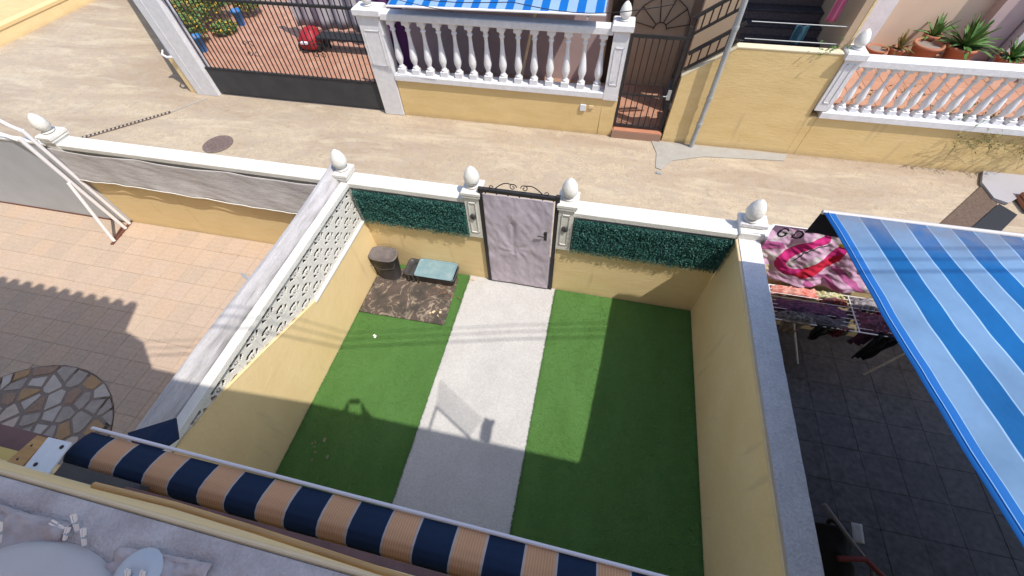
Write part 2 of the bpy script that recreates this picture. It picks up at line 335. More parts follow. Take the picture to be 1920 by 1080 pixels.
def tiles(parent, x0, x1, y0, y1, z, s, gap, mats, skip=None, hgt=.008, jit=.0012, tl=None):
    me = []
    for mt in mats:
        q = MB(); h = s / 2 - gap / 2; q.bev(-h, h, -h, h, -hgt, 0, .0025); me.append(q.mesh('tile', mt))
    y = y0 + s / 2; n = 0
    while y < y1 + .001:
        x = x0 + s / 2
        while x < x1 + .001:
            if not (skip and skip(x, y)):
                inst('tile', random.choice(me), parent, (x, y, z + random.uniform(-jit, jit) + hgt)); n += 1
            x += s
        y += s
    return n

# ---- my patio
pf = B(-.12, 5.3, -4.2, .1, -.05, .002).build('patio_floor', M['path'], kind='structure')
m = MB(); m.sheet(lambda u, v: (1.55 + 1.47 * u, -3.95 + 3.96 * v, .008 + .002 * nz(u * 3, v * 8)), 20, 40)
m.build('concrete_path', M['path'], kind='structure')
for (x0, x1, lb) in ((.012, 1.565, 'left strip of artificial grass, beside the lattice wall, with the brown mat on it'), (3.035, 5.15, 'right strip of artificial grass, mostly in shade beside the plain yellow wall')):
    t = thing('artificial_grass', lb, 'artificial grass', (x0, -3.95, 0), 'artificial grass strips either side of the path')
    q = MB(); q.sheet(lambda u, v: (x0 + (x1 - x0) * u, -3.95 + 3.94 * v, .016 + .004 * nz(u * 14, v * 25)), 60, 120)
    q.build('pile', M['turf'], t)
    e = MB(); e.box(x0 - .004, x1 + .004, -3.95, -.006, .006, .012); e.build('backing', M['leafd'], t)
    bl = MB()
    for k in range(16000):
        a = random.uniform(x0, x1); b = random.uniform(-3.5, -.02); h = random.uniform(.012, .026); an = random.uniform(0, 2 * PI); w_ = .003
        dx = math.cos(an); dy = math.sin(an)
        bl.add([(a - dx * w_, b - dy * w_, .014), (a + dx * w_, b + dy * w_, .014), (a + dy * h * .5, b - dx * h * .5, .014 + h)], [(0, 1, 2)])
    for k in range(5000):
        e = random.choice((x0, x1)); a = e + random.uniform(-.012, .012); b = random.uniform(-3.6, -.02); h = random.uniform(.014, .03); sg = random.choice((-1, 1))
        bl.add([(a, b - .004, .012), (a, b + .004, .012), (a + sg * h * .7, b + random.uniform(-.01, .01), .016 + h * .3)], [(0, 1, 2)])
    bl.build('blades', M['turf'], t, kind='stuff')

# ---- walls of my patio -------------------------------------------------
HW, H1 = 1.76, 1.03
def finial_mesh():
    m = MB(); m.lathe([(.06, 0), (.088, .012), (.085, .026), (.055, .036), (.068, .05), (.098, .09), (.104, .135), (.09, .20), (.058, .26), (.022, .298), (.003, .306)], n=18); return m
FIN = finial_mesh().mesh('finial', M['white'])
def pillar(x, y, label, w_=.20, z0=0, ztop=1.88, group='white pillars with egg finials along the front wall', knot=True, cat='pillar', dy=.3, fin=True):
    t = thing('garden_pillar', label, cat, (x, y, 0), group)
    h = w_ / 2; d = dy / 2
    m = MB(); m.bev(x - h, x + h, y - d, y + d, z0, ztop - .08, .01); m.build('shaft', M['white'], t)
    m = MB(); m.bev(x - h - .02, x + h + .02, y - d - .02, y + d + .02, ztop - .08, ztop - .045, .008); m.bev(x - h - .03, x + h + .03, y - d - .025, y + d + .025, ztop - .045, ztop + .02, .014); m.build('cap', M['white'], t)
    if fin: inst('finial', FIN, t, (x, y, ztop + .02))
    if knot:
        m = MB(); f = y - d - .004
        for (a, b, c, e) in ((x - .055, x - .045, z0 + .12, ztop - .16), (x + .045, x + .055, z0 + .12, ztop - .16), (x - .055, x + .055, ztop - .17, ztop - .16), (x - .055, x + .055, z0 + .12, z0 + .13)):
            m.box(a, b, f - .006, f + .004, c, e)
        m.build('raised_border', M['white'], t)
        m = MB()
        pr = [(.0, 0), (.036, .004), (.044, .010), (.034, .020), (.010, .026)]
        vs = []
        for r, hh in pr:
            for k in range(14): vs.append((x + r * math.cos(k / 14 * 2 * PI), f - .002 - hh, z0 + .44 + 1.35 * r * math.sin(k / 14 * 2 * PI)))
        fs = [(i * 14 + k, i * 14 + (k + 1) % 14, (i + 1) * 14 + (k + 1) % 14, (i + 1) * 14 + k) for i in range(4) for k in range(14)]
        m.add(vs, fs, 0, True); m.build('medallion', M['binp'], t)
    return t

def wall_section(label, x0, x1, panel='hedge', low=None, low0=None):
    t = thing('front_wall', label, 'garden wall', (x0, 0, 0), 'sections of white coped yellow wall along the street')
    B(low0 or x0, low or x1, 0, .2, -.02, H1).build('low_wall', M['yellow'], t)
    B(x0, x1, .03, .17, H1 + .02, HW - .08).build('upper_panel', M['white'], t)
    V(x0, x1, -.008, .208, H1, H1 + .02, b=.004).build('ledge', M['white'], t)
    V(x0, x1, -.02, .225, HW - .08, HW).build('coping', M['white'], t)
    return t
wall_section('wall section left of the gate, with the smaller green hedge panel', -.0, 1.70, low=1.90)
wall_section('wall section right of the gate, with the longer green hedge panel', 3.15, 5.158, low0=2.965)
wall_section('wall section of the left neighbour, under the grey shade cloth', -5.25, -.14)
wall_section('wall section of the right neighbour, behind the flamingo towel', 5.43, 10.5)
B(1.69, 3.15, .01, .19, -.03, .012).build('gate_threshold', M['path'], kind='structure')
pillar(1.795, .09, 'white pillar on the left of the cloth-covered gate', .20, z0=H1 + .003, dy=.25)
pillar(3.06, .09, 'white pillar on the right of the cloth-covered gate', .20, z0=H1 + .003, dy=.25)
pillar(-.07, .10, 'white pillar at the top corner of the lattice wall, above the grey cloth roll', .14, z0=H1 + .025, knot=False, dy=.22)
t = thing('garden_pillar', 'plain white pillar end with tilted looking finial beside the flamingo towel', 'pillar', (5.28, .08, 0), 'white pillars with egg finials along the front wall')
V(5.14, 5.42, -.028, .24, H1 + .025, 1.80, b=.008).build('shaft', M['white'], t); V(5.12, 5.44, .06, .26, 1.802, 1.87, b=.012).build('cap', M['greytop'], t); inst('finial', FIN, t, (5.24, .15, 1.87))
pillar(-5.06, .10, 'white pillar beside the white braced posts, at the far left', .20, z0=H1 + .025, knot=False, dy=.26)

# hedge panels
def hedge(label, x0, x1, n, slant=0):
    t = thing('artificial_hedge', label, 'artificial hedge', (x0, -.03, 1.1), 'green artificial hedge panels on the front wall')
    B(x0, x1, -.022, -.008, H1 + .06, HW - .115).build('backing', M['leafd'], t)
    m = MB()
    for k in range(n):
        x = random.uniform(x0 - .005, x1 + .005); z = random.uniform(H1 - .0, HW - .10)
        if z < H1 + .05 and random.random() < .45 + .4 * nz(x * 9): continue
        y = -.024 - random.random() ** 1.4 * .05 - .02 * max(0, nz(x * 6, z * 8))
        a = Vector((random.uniform(-1, 1), random.uniform(-.9, .4), random.uniform(-1, 1))).normalized()
        b = a.cross(Vector((random.uniform(-1, 1), random.uniform(-1, 1), random.uniform(-1, 1)))).normalized()
        l = random.uniform(.007, .015); w_ = l * .5; p = Vector((x, y, z))
        m.add([p - a * l, p + b * w_, p + a * l, p - b * w_], [(0, 1, 2, 3)])
    m.build('leaves', M['leafh'], t, kind='stuff')
hedge('short green artificial hedge panel between the lattice corner and the gate', .03, 1.685, 20000)
hedge('long green artificial hedge panel right of the gate, its right end in shade', 3.18, 5.13, 24000)

# gate with cloth
t = thing('garden_gate', 'black iron garden gate covered with lilac grey cloth, scrolls on top', 'gate', (1.93, .0, 0))
q = MB(); q.box(1.90, 1.957, -.035, .02, .0, 1.97); q.box(2.905, 2.96, -.03, .02, .0, 1.99)
q.box(1.956, 2.904, -.029, .019, 1.92, 1.97); q.box(1.956, 2.904, -.029, .019, .0, .04); q.build('frame', M['black'], t)
q = MB()
def gcl(u, v):
    x = 1.957 + .935 * u + .045 * max(0, 1 - 0) * 0; z = .045 + 1.87 * v
    r = math.hypot((u - .45) * .95, (v - .46) * 1.9)
    an = math.atan2((v - .46) * 1.9, (u - .45) * .95)
    w_ = .0035 * math.sin(an * 8 + r * 5 + 2 * nz(u * 3, v * 3)) * math.exp(-((r - .35) / .35) ** 2) + .005 * nz(u * 5 - v * 9, v * 4 + u * 3, 4)
    w_ += .010 * nz(u * 4, v * 5) + .006 * nz(u * 12 + v * 6, v * 12) + .015 * math.exp(-((u - .45) ** 2 + (v - .80) ** 2) / .015) - .012 * math.exp(-((u - .42) ** 2) / .0012) * (.4 < v < .75)
    return (x - .015 * (v < .1) * 0, -.042 - w_, z)
q.sheet(gcl, 70, 120); q.build('cloth', M['gatecloth'], t, solid=.002)
for x in (1.99, 2.14, 2.29, 2.44, 2.59, 2.74, 2.88):
    B(x - .007, x + .007, -.011, .003, .041, 1.919).build('bar', M['black'], t)
def scroll(cx, sgn):
    m = MB(); pts = []
    for k in range(40):
        a = k / 39 * 4.2; pts.append((cx + sgn * (.30 - .30 * k / 39 - .0), 0, 1.985 + .10 * math.sin(min(1, k / 25) * PI * .62)))
    m.tube(pts[:32], .007, 6)
    sp = []
    for k in range(30):
        a = k / 29 * 2.6 * PI; r = .055 * (1 - k / 36); sp.append((cx + sgn * (.075 - r * math.cos(a) * .9), 0, 2.035 + r * math.sin(a)))
    m.tube(sp, .006, 6)
    e = []
    for k in range(16):
        a = k / 15 * 1.7 * PI; r = .028 * (1 - k / 26); e.append((cx + sgn * (.36 - r * math.cos(a)), 0, 1.995 + r * math.sin(a)))
    m.tube(e, .006, 6)
    return m
scroll(2.43, 1).build('scroll', M['black'], t); scroll(2.43, -1).build('scroll', M['black'], t)
q = MB(); q.tube([(2.80, -.03, 1.29), (2.80, -.075, 1.29), (2.70, -.08, 1.30)], .008, 8); q.box(2.79, 2.83, -.052, -.03, 1.20, 1.36); q.build('handle', M['black'], t)

# right party wall
t = thing('party_wall', 'tall plain yellow wall with grey top, right side of the patio', 'wall', (5.28, -2, 0))
B(5.16, 5.39, -4.3, -.001, -.02, 1.665).build('wall_body', M['yellowp'], t)
m = MB(); m.sheet(lambda u, v: (5.155 + .245 * u, -4.3 + 4.27 * v, 1.705 + .004 * nz(u * 3, v * 30)), 8, 120)
m.box(5.155, 5.40, -4.3, -.03, 1.665, 1.700); m.build('rendered_top', M['greytop'], t)
V(5.125, 5.158, -4.3, -.03, 1.66, 1.695, b=.006).build('cream_edge', M['sill'], t)

# left lattice wall
t = thing('lattice_wall', 'yellow party wall topped with white fish-scale lattice blocks and coping', 'wall', (-.06, -2, 0))
B(-.12, 0, -3.95, -.001, -.02, H1 - .012).build('wall_body', M['yellowp'], t)
m = MB(); m.prism([(.003, -1.47, H1 - .012), (.003, -2.0, 1.20), (.003, -2.41, 1.35), (.003, -2.96, 1.53), (.003, -3.6, 1.655), (.003, -3.95, 1.655), (.003, -3.95, H1 - .012)], (-.118, 0, 0)); m.build('raised_wall', M['yellowp'], t)
V(-.115, .012, -1.55, -.0, H1 - .012, H1 + .02, b=.005).build('ledge', M['white'], t)
m = MB(); m.bar((-.012, -1.5, H1 + .006), (-.012, -2.0, 1.204), .03, .012); m.bar((-.012, -2.0, 1.204), (-.012, -2.41, 1.354), .03, .012); m.bar((-.012, -2.41, 1.354), (-.012, -2.96, 1.534), .03, .012); m.bar((-.012, -2.96, 1.534), (-.012, -3.6, 1.66), .03, .012); m.build('sloping_ledge', M['yellowp'], t, kind='stuff')
V(-.105, .006, -3.95, .02, HW - .08, HW, b=.008).build('coping', M['white'], t)
B(-.1185, -.112, -3.6, -.01, H1 + .02, HW - .085).build('dark_net', mat('dark_net_cloth', (.035, .033, .032), .9), t)  # dark sheet added as painted shade behind the lattice holes
def lattice_block():
    N = 30; S = .293; H = .312; D = .016; m = MB(); solid = {}
    def full(i, j):
        if i < 0 or j < 0 or i >= N or j >= N: return False
        u = (i + .5) / N; v = (j + .5) / N
        def fan(cx, cy):
            x = u - cx; y = v - cy; r = math.hypot(x, y)
            if y < -.02: return 0
            if r > .5: return 0
            a = math.degrees(math.atan2(y, x))
            if .31 < r < .46 and 56 < a < 124: return 1
            if .20 < r < .42 and (22 < a < 46 or 134 < a < 158): return 1
            if .07 < r < .24 and (62 < a < 84 or 96 < a < 118): return 1
            return 0
        return not (fan(.5, .02) or fan(0, .52) or fan(1, .52))
    for i in range(N):
        for j in range(N):
            if full(i, j):
                y0 = i / N * S; y1 = (i + 1) / N * S; z0 = j / N * H; z1 = (j + 1) / N * H
                m.add([(0, y0, z0), (0, y1, z0), (0, y1, z1), (0, y0, z1)], [(0, 1, 2, 3)])
                m.add([(-D, y0, z0), (-D, y1, z0), (-D, y1, z1), (-D, y0, z1)], [(3, 2, 1, 0)])
                for di, dj, e in ((-1, 0, (y0, z0, y0, z1)), (1, 0, (y1, z1, y1, z0)), (0, -1, (y1, z0, y0, z0)), (0, 1, (y0, z1, y1, z1))):
                    if not full(i + di, j + dj):
                        a, b, c, d = e; m.add([(0, a, b), (0, c, d), (-D, c, d), (-D, a, b)], [(3, 2, 1, 0)])
    return m
LB = lattice_block().mesh('lattice_block', M['white'])
for r in range(2):
    for k in range(12):
        y = -.03 - (k + 1) * .296; z = H1 + .022 + r * .314
        zs = 1.03 + max(0, -y - 1.5 - .3) * .31
        if r == 0 and zs > z + .31: continue
        inst('lattice_block', LB, t, (-.03 + .0015 * ((k + r) % 2), y, z))

# grey cloth roll draped on the outside of the lattice wall
t = thing('shade_cloth', 'long grey shade cloth draped along the outside of the lattice wall', 'shade cloth', (-.3, -2, 1.7), 'grey shade cloths on the left neighbour\'s walls')
m = MB()
prof = [(-.118, 1.69), (-.13, 1.78), (-.19, 1.86), (-.28, 1.90), (-.38, 1.88), (-.45, 1.80), (-.475, 1.68), (-.46, 1.45), (-.43, 1.0), (-.40, .5), (-.38, .12)]
def rl(u, v):
    y = -3.75 + 3.93 * v; k = u * (len(prof) - 1); i = min(int(k), len(prof) - 2); f = k - i
    x = prof[i][0] * (1 - f) + prof[i + 1][0] * f; z = prof[i][1] * (1 - f) + prof[i + 1][1] * f
    s = 1 - .25 * math.exp(-((v - 1) / .12) ** 2)
    x = -.115 + (x + .115) * (.50 + .20 * v + .03 * math.sin(v * 5 + 1)); 
    w_ = .022 * nz(u * 4, y * 1.4, 2) + .012 * nz(u * 12, y * 5, 5)
    return (x + w_, y + .1 * (u - .4) * (v > .96), z + w_ + .02 * math.sin(y * 1.6))
m.sheet(rl, 54, 160); m.build('cloth', mat('grey_cloth_roll', (.47, .455, .46), .9, col2=(.36, .34, .345), vscale=6, stretch=(3, .35, 3), bump=.5, bscale=14, fine=.14, fscale=70), t, solid=.003)

t = thing('shade_cloth', 'grey shade cloth hung below the white coping on the left neighbour\'s front wall', 'shade cloth', (-3, -.03, 1.6), 'grey shade cloths on the left neighbour\'s walls')
m = MB()
def fc(u, v):
    x = -5.22 + 4.72 * u; zt = 1.69 - .03 * abs(math.sin(u * 9)); zb = 1.075 + .035 * math.sin(u * 5.5 + .4) + .02 * nz(u * 22)
    z = zb + (zt - zb) * v
    return (x, -.045 - .03 * (1 - v) ** 2 * (1 + nz(u * 10, 3)) - .016 * nz(x * 2.2, z * 2) - .006 * nz(x * 3 + z * 9, z * 7), z)
m.sheet(fc, 220, 24); m.build('cloth', M['tarp'], t, solid=.003)
m = MB(); m.tube([(-5.22 + 4.72 * k / 60, -.085 - .02 * nz(k / 6, 3), 1.075 + .035 * math.sin(k / 60 * 5.5 + .4) + .02 * nz(k / 60 * 22)) for k in range(61)], .009, 6); m.build('hem_cord', M['white'], t)

# white wall panel and braced posts at left
t = thing('white_gate', 'tall pale grey panel gate closing the left neighbour\'s patio', 'gate', (-7, 0, 0))
B(-10.5, -5.27, -.04, .03, .04, 1.735).build('panel', M['whitewall'], t)
V(-10.5, -5.17, -.05, .05, 1.737, 1.775, b=.005).build('top_rail', M['white'], t)
m = MB(); m.box(-10.5, -5.27, -.055, .02, .0, .038); m.build('bottom_strip', M['rust'], t)
t = thing('braced_post', 'pair of white metal posts with slanting brace at the white gate', 'post', (-5.22, -.2, 0))
for a, b, r in (((-5.24, -.075, .03), (-5.24, -.075, 2.02), .030), ((-5.22, -.2, .03), (-5.22, -.2, 1.97), .030)):
    m = MB(); m.tube([a, b], r, 10); m.build('post', M['rack'], t)
m = MB(); m.tube([(-5.18, -.52, .03), (-5.21, -.24, 1.15)], .028, 10); m.build('brace', M['rack'], t)
m = MB(); m.tube([(-5.24, -.075, 2.0), (-5.6, .02, 1.98), (-8.2, .8, 1.95)], .028, 8); m.build('rail', M['rack'], t)
m = MB(); m.tube([(-5.22, -.2, 1.95), (-5.9, -.05, 1.90), (-8, -.02, 1.88)], .014, 8); m.build('rail', M['rack'], t)
m = MB(); m.bar((-5.26, -.03, .016), (-5.17, -.60, .016), .05, .03); m.bar((-5.33, -.12, .03), (-5.21, -.50, .03), .025, .03); m.build('base_plate', M['rust'], t)

# ---- left neighbour's patio floor
B(-11, -.125, -4.2, 0, -.06, .0).build('left_patio_base', M['grout'], kind='structure')
lf = bpy.data.objects['left_patio_base']; lf.name = 'left_patio_floor'
CC = Vector((-3.75, -4.05)); CRx, CRy = 1.42, 1.26
def inc(x, y, k=1.0): return ((x - CC.x) / (CRx * k)) ** 2 + ((y - CC.y) / (CRy * k)) ** 2 < 1
# tile with embossed brick courses
def mk_tile(s, mt, rows=4):
    q = MB(); h = s / 2 - .002; n = rows; hh = 2 * h / n
    q.box(-h, h, -h, h, -.006, -.0015)
    for i in range(n):
        off = (i % 2) * h * .5; xs = sorted(set([-h, h] + [x for x in (-h * .5 - off * 0 + (i % 2) * h * .5 - h * .0, h * .5 * (1 if i % 2 == 0 else -1)) if -h < x < h]))
        for a, b in zip(xs[:-1], xs[1:]):
            e = .0022; y0 = -h + i * hh + e; y1 = -h + (i + 1) * hh - e
            vs = [(a + e, y0, -.0015), (b - e, y0, -.0015), (b - e, y1, -.0015), (a + e, y1, -.0015), (a + 2 * e, y0 + e, .002), (b - 2 * e, y0 + e, .002), (b - 2 * e, y1 - e, .002), (a + 2 * e, y1 - e, .002)]
            q.add(vs, [(4, 5, 6, 7), (0, 1, 5, 4), (1, 2, 6, 5), (2, 3, 7, 6), (3, 0, 4, 7)])
    return q.mesh('tile', mt)
tm = [mat('pink_beige_tile_%d' % i, c, .75, col2=c2, vscale=1.6, fine=.06, fscale=25, bump=.2) for i, (c, c2) in enumerate((((.49, .365, .275), (.44, .345, .265)), ((.48, .355, .265), (.45, .34, .255)), ((.485, .365, .28), (.44, .34, .27)), ((.45, .345, .265), (.42, .33, .26))))]
TM = [mk_tile(.36, c) for c in tm]
y = -.012 - .18
while y > -4.1:
    x = -.32
    while x > -8.7:
        if not inc(x, y, .93): inst('tile', random.choice(TM), lf, (x, y, .008), random.choice((0, 0, PI)))
        x -= .36
    y -= .36
# crazy paving: voronoi cells in an ellipse
sp = thing('stone_paving', 'round patch of crazy paving in irregular brown and grey stones', 'paving', (CC.x, CC.y, 0))
m = MB(); n = 48; m.prism([(CC.x + CRx * math.cos(2 * PI * k / n), CC.y + CRy * math.sin(2 * PI * k / n), .004) for k in range(n)], (0, 0, .006)); m.build('mortar_bed', M['mortar'], sp)
pts = []; rnd = random.Random(5)
for k in range(4000):
    p = Vector((CC.x + rnd.uniform(-CRx, CRx), CC.y + rnd.uniform(-.3, CRy)))
    if inc(p.x, p.y, .97) and all((p - q).length > (.13 if rnd.random() < .35 else .27) for q in pts): pts.append(p)
for p in pts:
    poly = [Vector((CC.x + CRx * .99 * math.cos(2 * PI * k / 40), CC.y + CRy * .99 * math.sin(2 * PI * k / 40))) for k in range(40)]
    for q in pts:
        if q is p or (q - p).length > 1.2: continue
        md = (p + q) / 2; d = (q - p).normalized(); md = md - d * .012; out = []
        for i in range(len(poly)):
            a = poly[i]; b = poly[(i + 1) % len(poly)]; da = (a - md).dot(d); db = (b - md).dot(d)
            if da <= 0: out.append(a)
            if da * db < 0: out.append(a + (b - a) * (da / (da - db)))
        poly = out
        if len(poly) < 3: break
    if len(poly) < 3: continue
    c = sum(poly, Vector((0, 0))) / len(poly)
    if c.y < -4.15: continue
    kk = rnd.uniform(.82, .95); poly = [c + (q - c) * (kk + .10 * nz(q.x * 9, q.y * 9)) for q in poly]
    h = rnd.uniform(.004, .010); m = MB(); nn = len(poly)
    vs = [(q.x, q.y, .0095) for q in poly] + [(q.x, q.y, .010 + h) for q in poly] + [tuple(c + (q - c) * .94) + (.013 + h,) for q in poly]
    fs = [(i, (i + 1) % nn, nn + (i + 1) % nn, nn + i) for i in range(nn)] + [(nn + i, nn + (i + 1) % nn, 2 * nn + (i + 1) % nn, 2 * nn + i) for i in range(nn)] + [tuple(range(2 * nn, 3 * nn))]
    m.add(vs, fs); m.build('stone', rnd.choice([M['stone'], M['stone'], M['stonew'], M['stonew'], M['stonew2'], M['stoneo'], M['stoneo2']]), sp)
# dry leaf litter
m = MB()
for (cx, cy, sx, n) in ((-3.0, -.32, .16, 26), (-3.9, -.28, .12, 16), (-2.75, -.38, .1, 10)):
    for k in range(n):
        a = random.uniform(0, 6); p = Vector((cx + random.gauss(0, sx), cy + random.gauss(0, .035), .014)); l = random.uniform(.008, .022)
        m.add([p, p + Vector((math.cos(a) * l, math.sin(a) * l, .006)), p + Vector((math.cos(a + 1) * l * .7, math.sin(a + 1) * l * .7, .002))], [(0, 1, 2)])
m.build('leaf_litter', mat('yellow_dry_leaf', (.55, .33, .05), .8), kind='stuff', label='scattered yellow dry leaves on the tiles below the left wall', cat='leaves')
t = thing('wooden_batten', 'short grey batten sticking out from under the cloth roll', 'batten', (-1.2, -1.4, 0))
m = MB(); m.bar((-1.30, -1.30, 1.0), (-.55, -1.62, .95), .035, .03); m.build('batten', M['steel'], t)

# ---- things in the patio corner
t = thing('mat', 'worn brown patterned mat lying on the left grass strip', 'mat', (.7, -.6, .02))
m = MB()
def mt(u, v):
    a = Vector((.02 + .0 * v, -1.06)); b = Vector((1.44, -1.035)); c = Vector((1.40, -.12)); d = Vector((.02, -.10))
    p = a * (1 - u) * (1 - v) + b * u * (1 - v) + c * u * v + d * (1 - u) * v
    return (p.x, p.y, .040 + .008 * nz(u * 7, v * 6) + .006 * nz(u * 20, v * 17))
m.sheet(mt, 50, 36); m.build('mat_sheet', M['carpet'], t, solid=.008)
def litter(name, lb, cx, cy, mt_, n, s, z=.05):
    m = MB()
    for k in range(n):
        p = Vector((cx + random.gauss(0, s), cy + random.gauss(0, s * .7), z)); a = random.uniform(0, 6); l = random.uniform(.008, .028)
        u_ = Vector((math.cos(a), math.sin(a), .1)) * l; v_ = Vector((-math.sin(a), math.cos(a), .2)) * l * .6
        m.add([p - u_ - v_, p + u_ - v_, p + u_ * .8 + v_, p - u_ + v_], [(0, 1, 2, 3)])
    m.build(name, mt_, kind='stuff', label=lb, cat='litter')
litter('paper_scraps', 'pale paper scraps on the right end of the brown mat', 1.27, -.83, mat('cream_paper', (.66, .52, .32), .8), 8, .05)
litter('leaf_debris', 'dry reddish leaf bits scattered on the mat near the tray', 1.2, -.45, mat('reddish_leaf', (.16, .09, .05), .8), 30, .12)
litter('grass_debris', 'few pale dry bits on the shaded left grass near the awning', .35, -3.15, mat('pale_debris', (.22, .19, .12), .8), 7, .14, .03)
litter('paper_scrap', 'tiny white scrap on the sunlit left grass below the brown mat', .45, -1.42, mat('white_scrap', (.7, .7, .68), .8), 2, .01, .03)
litter('paper_scraps', 'crumpled white and red paper by the wall left of the path', 1.62, -.10, mat('pinkish_paper', (.62, .45, .36), .8), 7, .03, .03)
t = thing('plastic_bin', 'dark grey plastic bin with dusty lid in the patio corner', 'bin', (.23, -.18, .03))
m = MB()
def dring(r, z, n=20, cx=.225, cy=-.175):
    out = []
    for k in range(n):
        a = 2 * PI * k / n; x = math.cos(a); y = math.sin(a); s = (abs(x) ** 3.2 + abs(y) ** 3.2) ** (-1 / 3.2)
        out.append((cx + x * s * r * 1.16, cy + y * s * r * .72 - .0, z))
    return out
def stack(m, rings, mi=0):
    n = len(rings[0]); b = []
    for rg in rings: b += rg
    m.add(b, [(i * n + k, i * n + (k + 1) % n, (i + 1) * n + (k + 1) % n, (i + 1) * n + k) for i in range(len(rings) - 1) for k in range(n)], mi, True)
    m.add(rings[-1], [tuple(range(n))], mi)
stack(m, [dring(.15, .045, cx=.255, cy=-.27), dring(.19, .49, cy=-.215), dring(.195, .495, cy=-.215)]); m.build('body', M['binp'], t)
m = MB(); stack(m, [dring(.195, .493, cy=-.215), dring(.208, .497, cy=-.215), dring(.208, .52, cy=-.215), dring(.19, .528, cy=-.215), dring(.18, .512, cy=-.215), dring(.10, .505, cy=-.215)]); m.build('lid', M['bint'], t)
m = MB(); m.tube([(.01, -.215, .46), (.03, -.36, .36), (.225, -.39, .32), (.42, -.36, .36), (.44, -.215, .46)], .006, 6); m.build('handle', M['binp'], t)
t = thing('plastic_crate', 'black plastic crate under the pale blue tray', 'crate', (.97, -.17, .04))
def rrect(x0, x1, y0, y1, r, z, n=5):
    out = []
    for cx, cy, a0 in ((x1 - r, y1 - r, 0), (x0 + r, y1 - r, PI / 2), (x0 + r, y0 + r, PI), (x1 - r, y0 + r, 1.5 * PI)):
        for k in range(n): a = a0 + PI / 2 * k / (n - 1); out.append((cx + r * math.cos(a), cy + r * math.sin(a), z))
    return out
m = MB(); stack(m, [rrect(.60, 1.37, -.31, -.03, .06, .045), rrect(.56, 1.41, -.345, -.01, .07, .235), rrect(.545, 1.425, -.355, -.003, .07, .237), rrect(.545, 1.425, -.355, -.003, .07, .250), rrect(.57, 1.40, -.33, -.02, .06, .250), rrect(.60, 1.37, -.30, -.04, .05, .12)]); m.build('body', M['binp'], t)
m = MB()
for x in (.62, .70, .78): m.box(x, x + .03, -.36, -.352, .08, .22)
m.build('ribs', M['binp'], t)
t = thing('plastic_tray', 'pale blue plastic tray lying tilted on the black crate', 'tray', (1.06, -.2, .26))
m = MB()
def tl(r_, dz): return [(x, y, z + dz + .10 * (x - .75) * .15 + .03 * (y + .2)) for x, y, z in r_]
stack(m, [tl(rrect(.76, 1.38, -.35, -.02, .04, .255), 0), tl(rrect(.74, 1.40, -.37, -.005, .045, .285), 0), tl(rrect(.75, 1.39, -.36, -.015, .04, .288), 0), tl(rrect(.765, 1.375, -.345, -.03, .035, .268), 0)]); m.build('tray_body', M['bluet'], t)

m = MB()
for k in range(150):
    x = random.choice((random.uniform(-1.3, 3.6), random.uniform(4.8, 10.5))); p = Vector((x, 4.40 - abs(random.gauss(0, .035)), .012)); a = random.uniform(0, 6); l = random.uniform(.01, .035)
    m.add([p, p + Vector((math.cos(a) * l, math.sin(a) * l * .5, .008)), p + Vector((math.cos(a + 1) * l * .7, math.sin(a + 1) * l * .5, .002))], [(0, 1, 2)])
m.build('dry_leaf_litter', mat('brown_litter', (.24, .17, .10), .9), kind='stuff', label='thin line of dry brown litter along the foot of the yellow walls', cat='litter')
# ---- street details
t = thing('manhole_cover', 'round rusty iron manhole cover in the street', 'manhole cover', (-5.18, 2.53, 0))
m = MB(); m.lathe([(.33, .010), (.33, .016), (.30, .017), (.295, .013)], (-5.18, 2.53, 0), 32); m.build('rim', M['mano'], t)
m = MB()
for i in range(-6, 7):
    for j in range(-6, 7):
        if math.hypot(i, j) < 6.2: m.box(-5.18 + i * .043 - .012, -5.18 + i * .043 + .012, 2.53 + j * .043 - .012, 2.53 + j * .043 + .012, .012, .0185)
m.build('studs', M['mano'], t, kind='stuff')
t = thing('drain_grate', 'narrow iron drain grate running across the street', 'drain grate', (-7.9, 2.85, 0))
a = Vector((-8.75, 2.02, .014)); b = Vector((-7.25, 3.5, .014)); d = (b - a).normalized(); q_ = Vector((-d.y, d.x, 0))
m = MB(); m.bar(a, b, .10, .006); m.build('channel', M['cabb'], t)
for s in (-.05, .05):
    m = MB(); m.bar(a + q_ * s, b + q_ * s, .012, .014); m.build('edge_rail', M['mano'], t)
L_ = (b - a).length; k = 0
bm_ = MB(); bm_.bar(-q_ * .05, q_ * .05, .045, .010); gm = bm_.mesh('grate_bar', M['street'])
while k * .085 < L_: inst('grate_bar', gm, t, a + d * (k * .085) + Vector((0, 0, .002))); k += 1
m = MB(); m.bar(b, (-6.75, 4.25, .010), .05, .006); m.build('street_gutter_line', M['patch'], kind='structure')
m = MB()
pp = [(4.50, 4.38), (4.62, 3.95), (4.60, 3.45), (4.72, 3.40), (4.95, 3.75), (5.6, 4.0), (7.2, 4.15), (7.3, 4.38)]
m.prism([(x, y, .008) for x, y in pp], (0, 0, .008)); m.build('cement_patch', M['patch'], kind='structure')
m = MB(); m.box(4.62, 4.72, 3.26, 3.33, .009, .02); m.build('valve_cover', M['steel'], label='tiny square metal valve cover beside the cement patch', cat='valve cover')

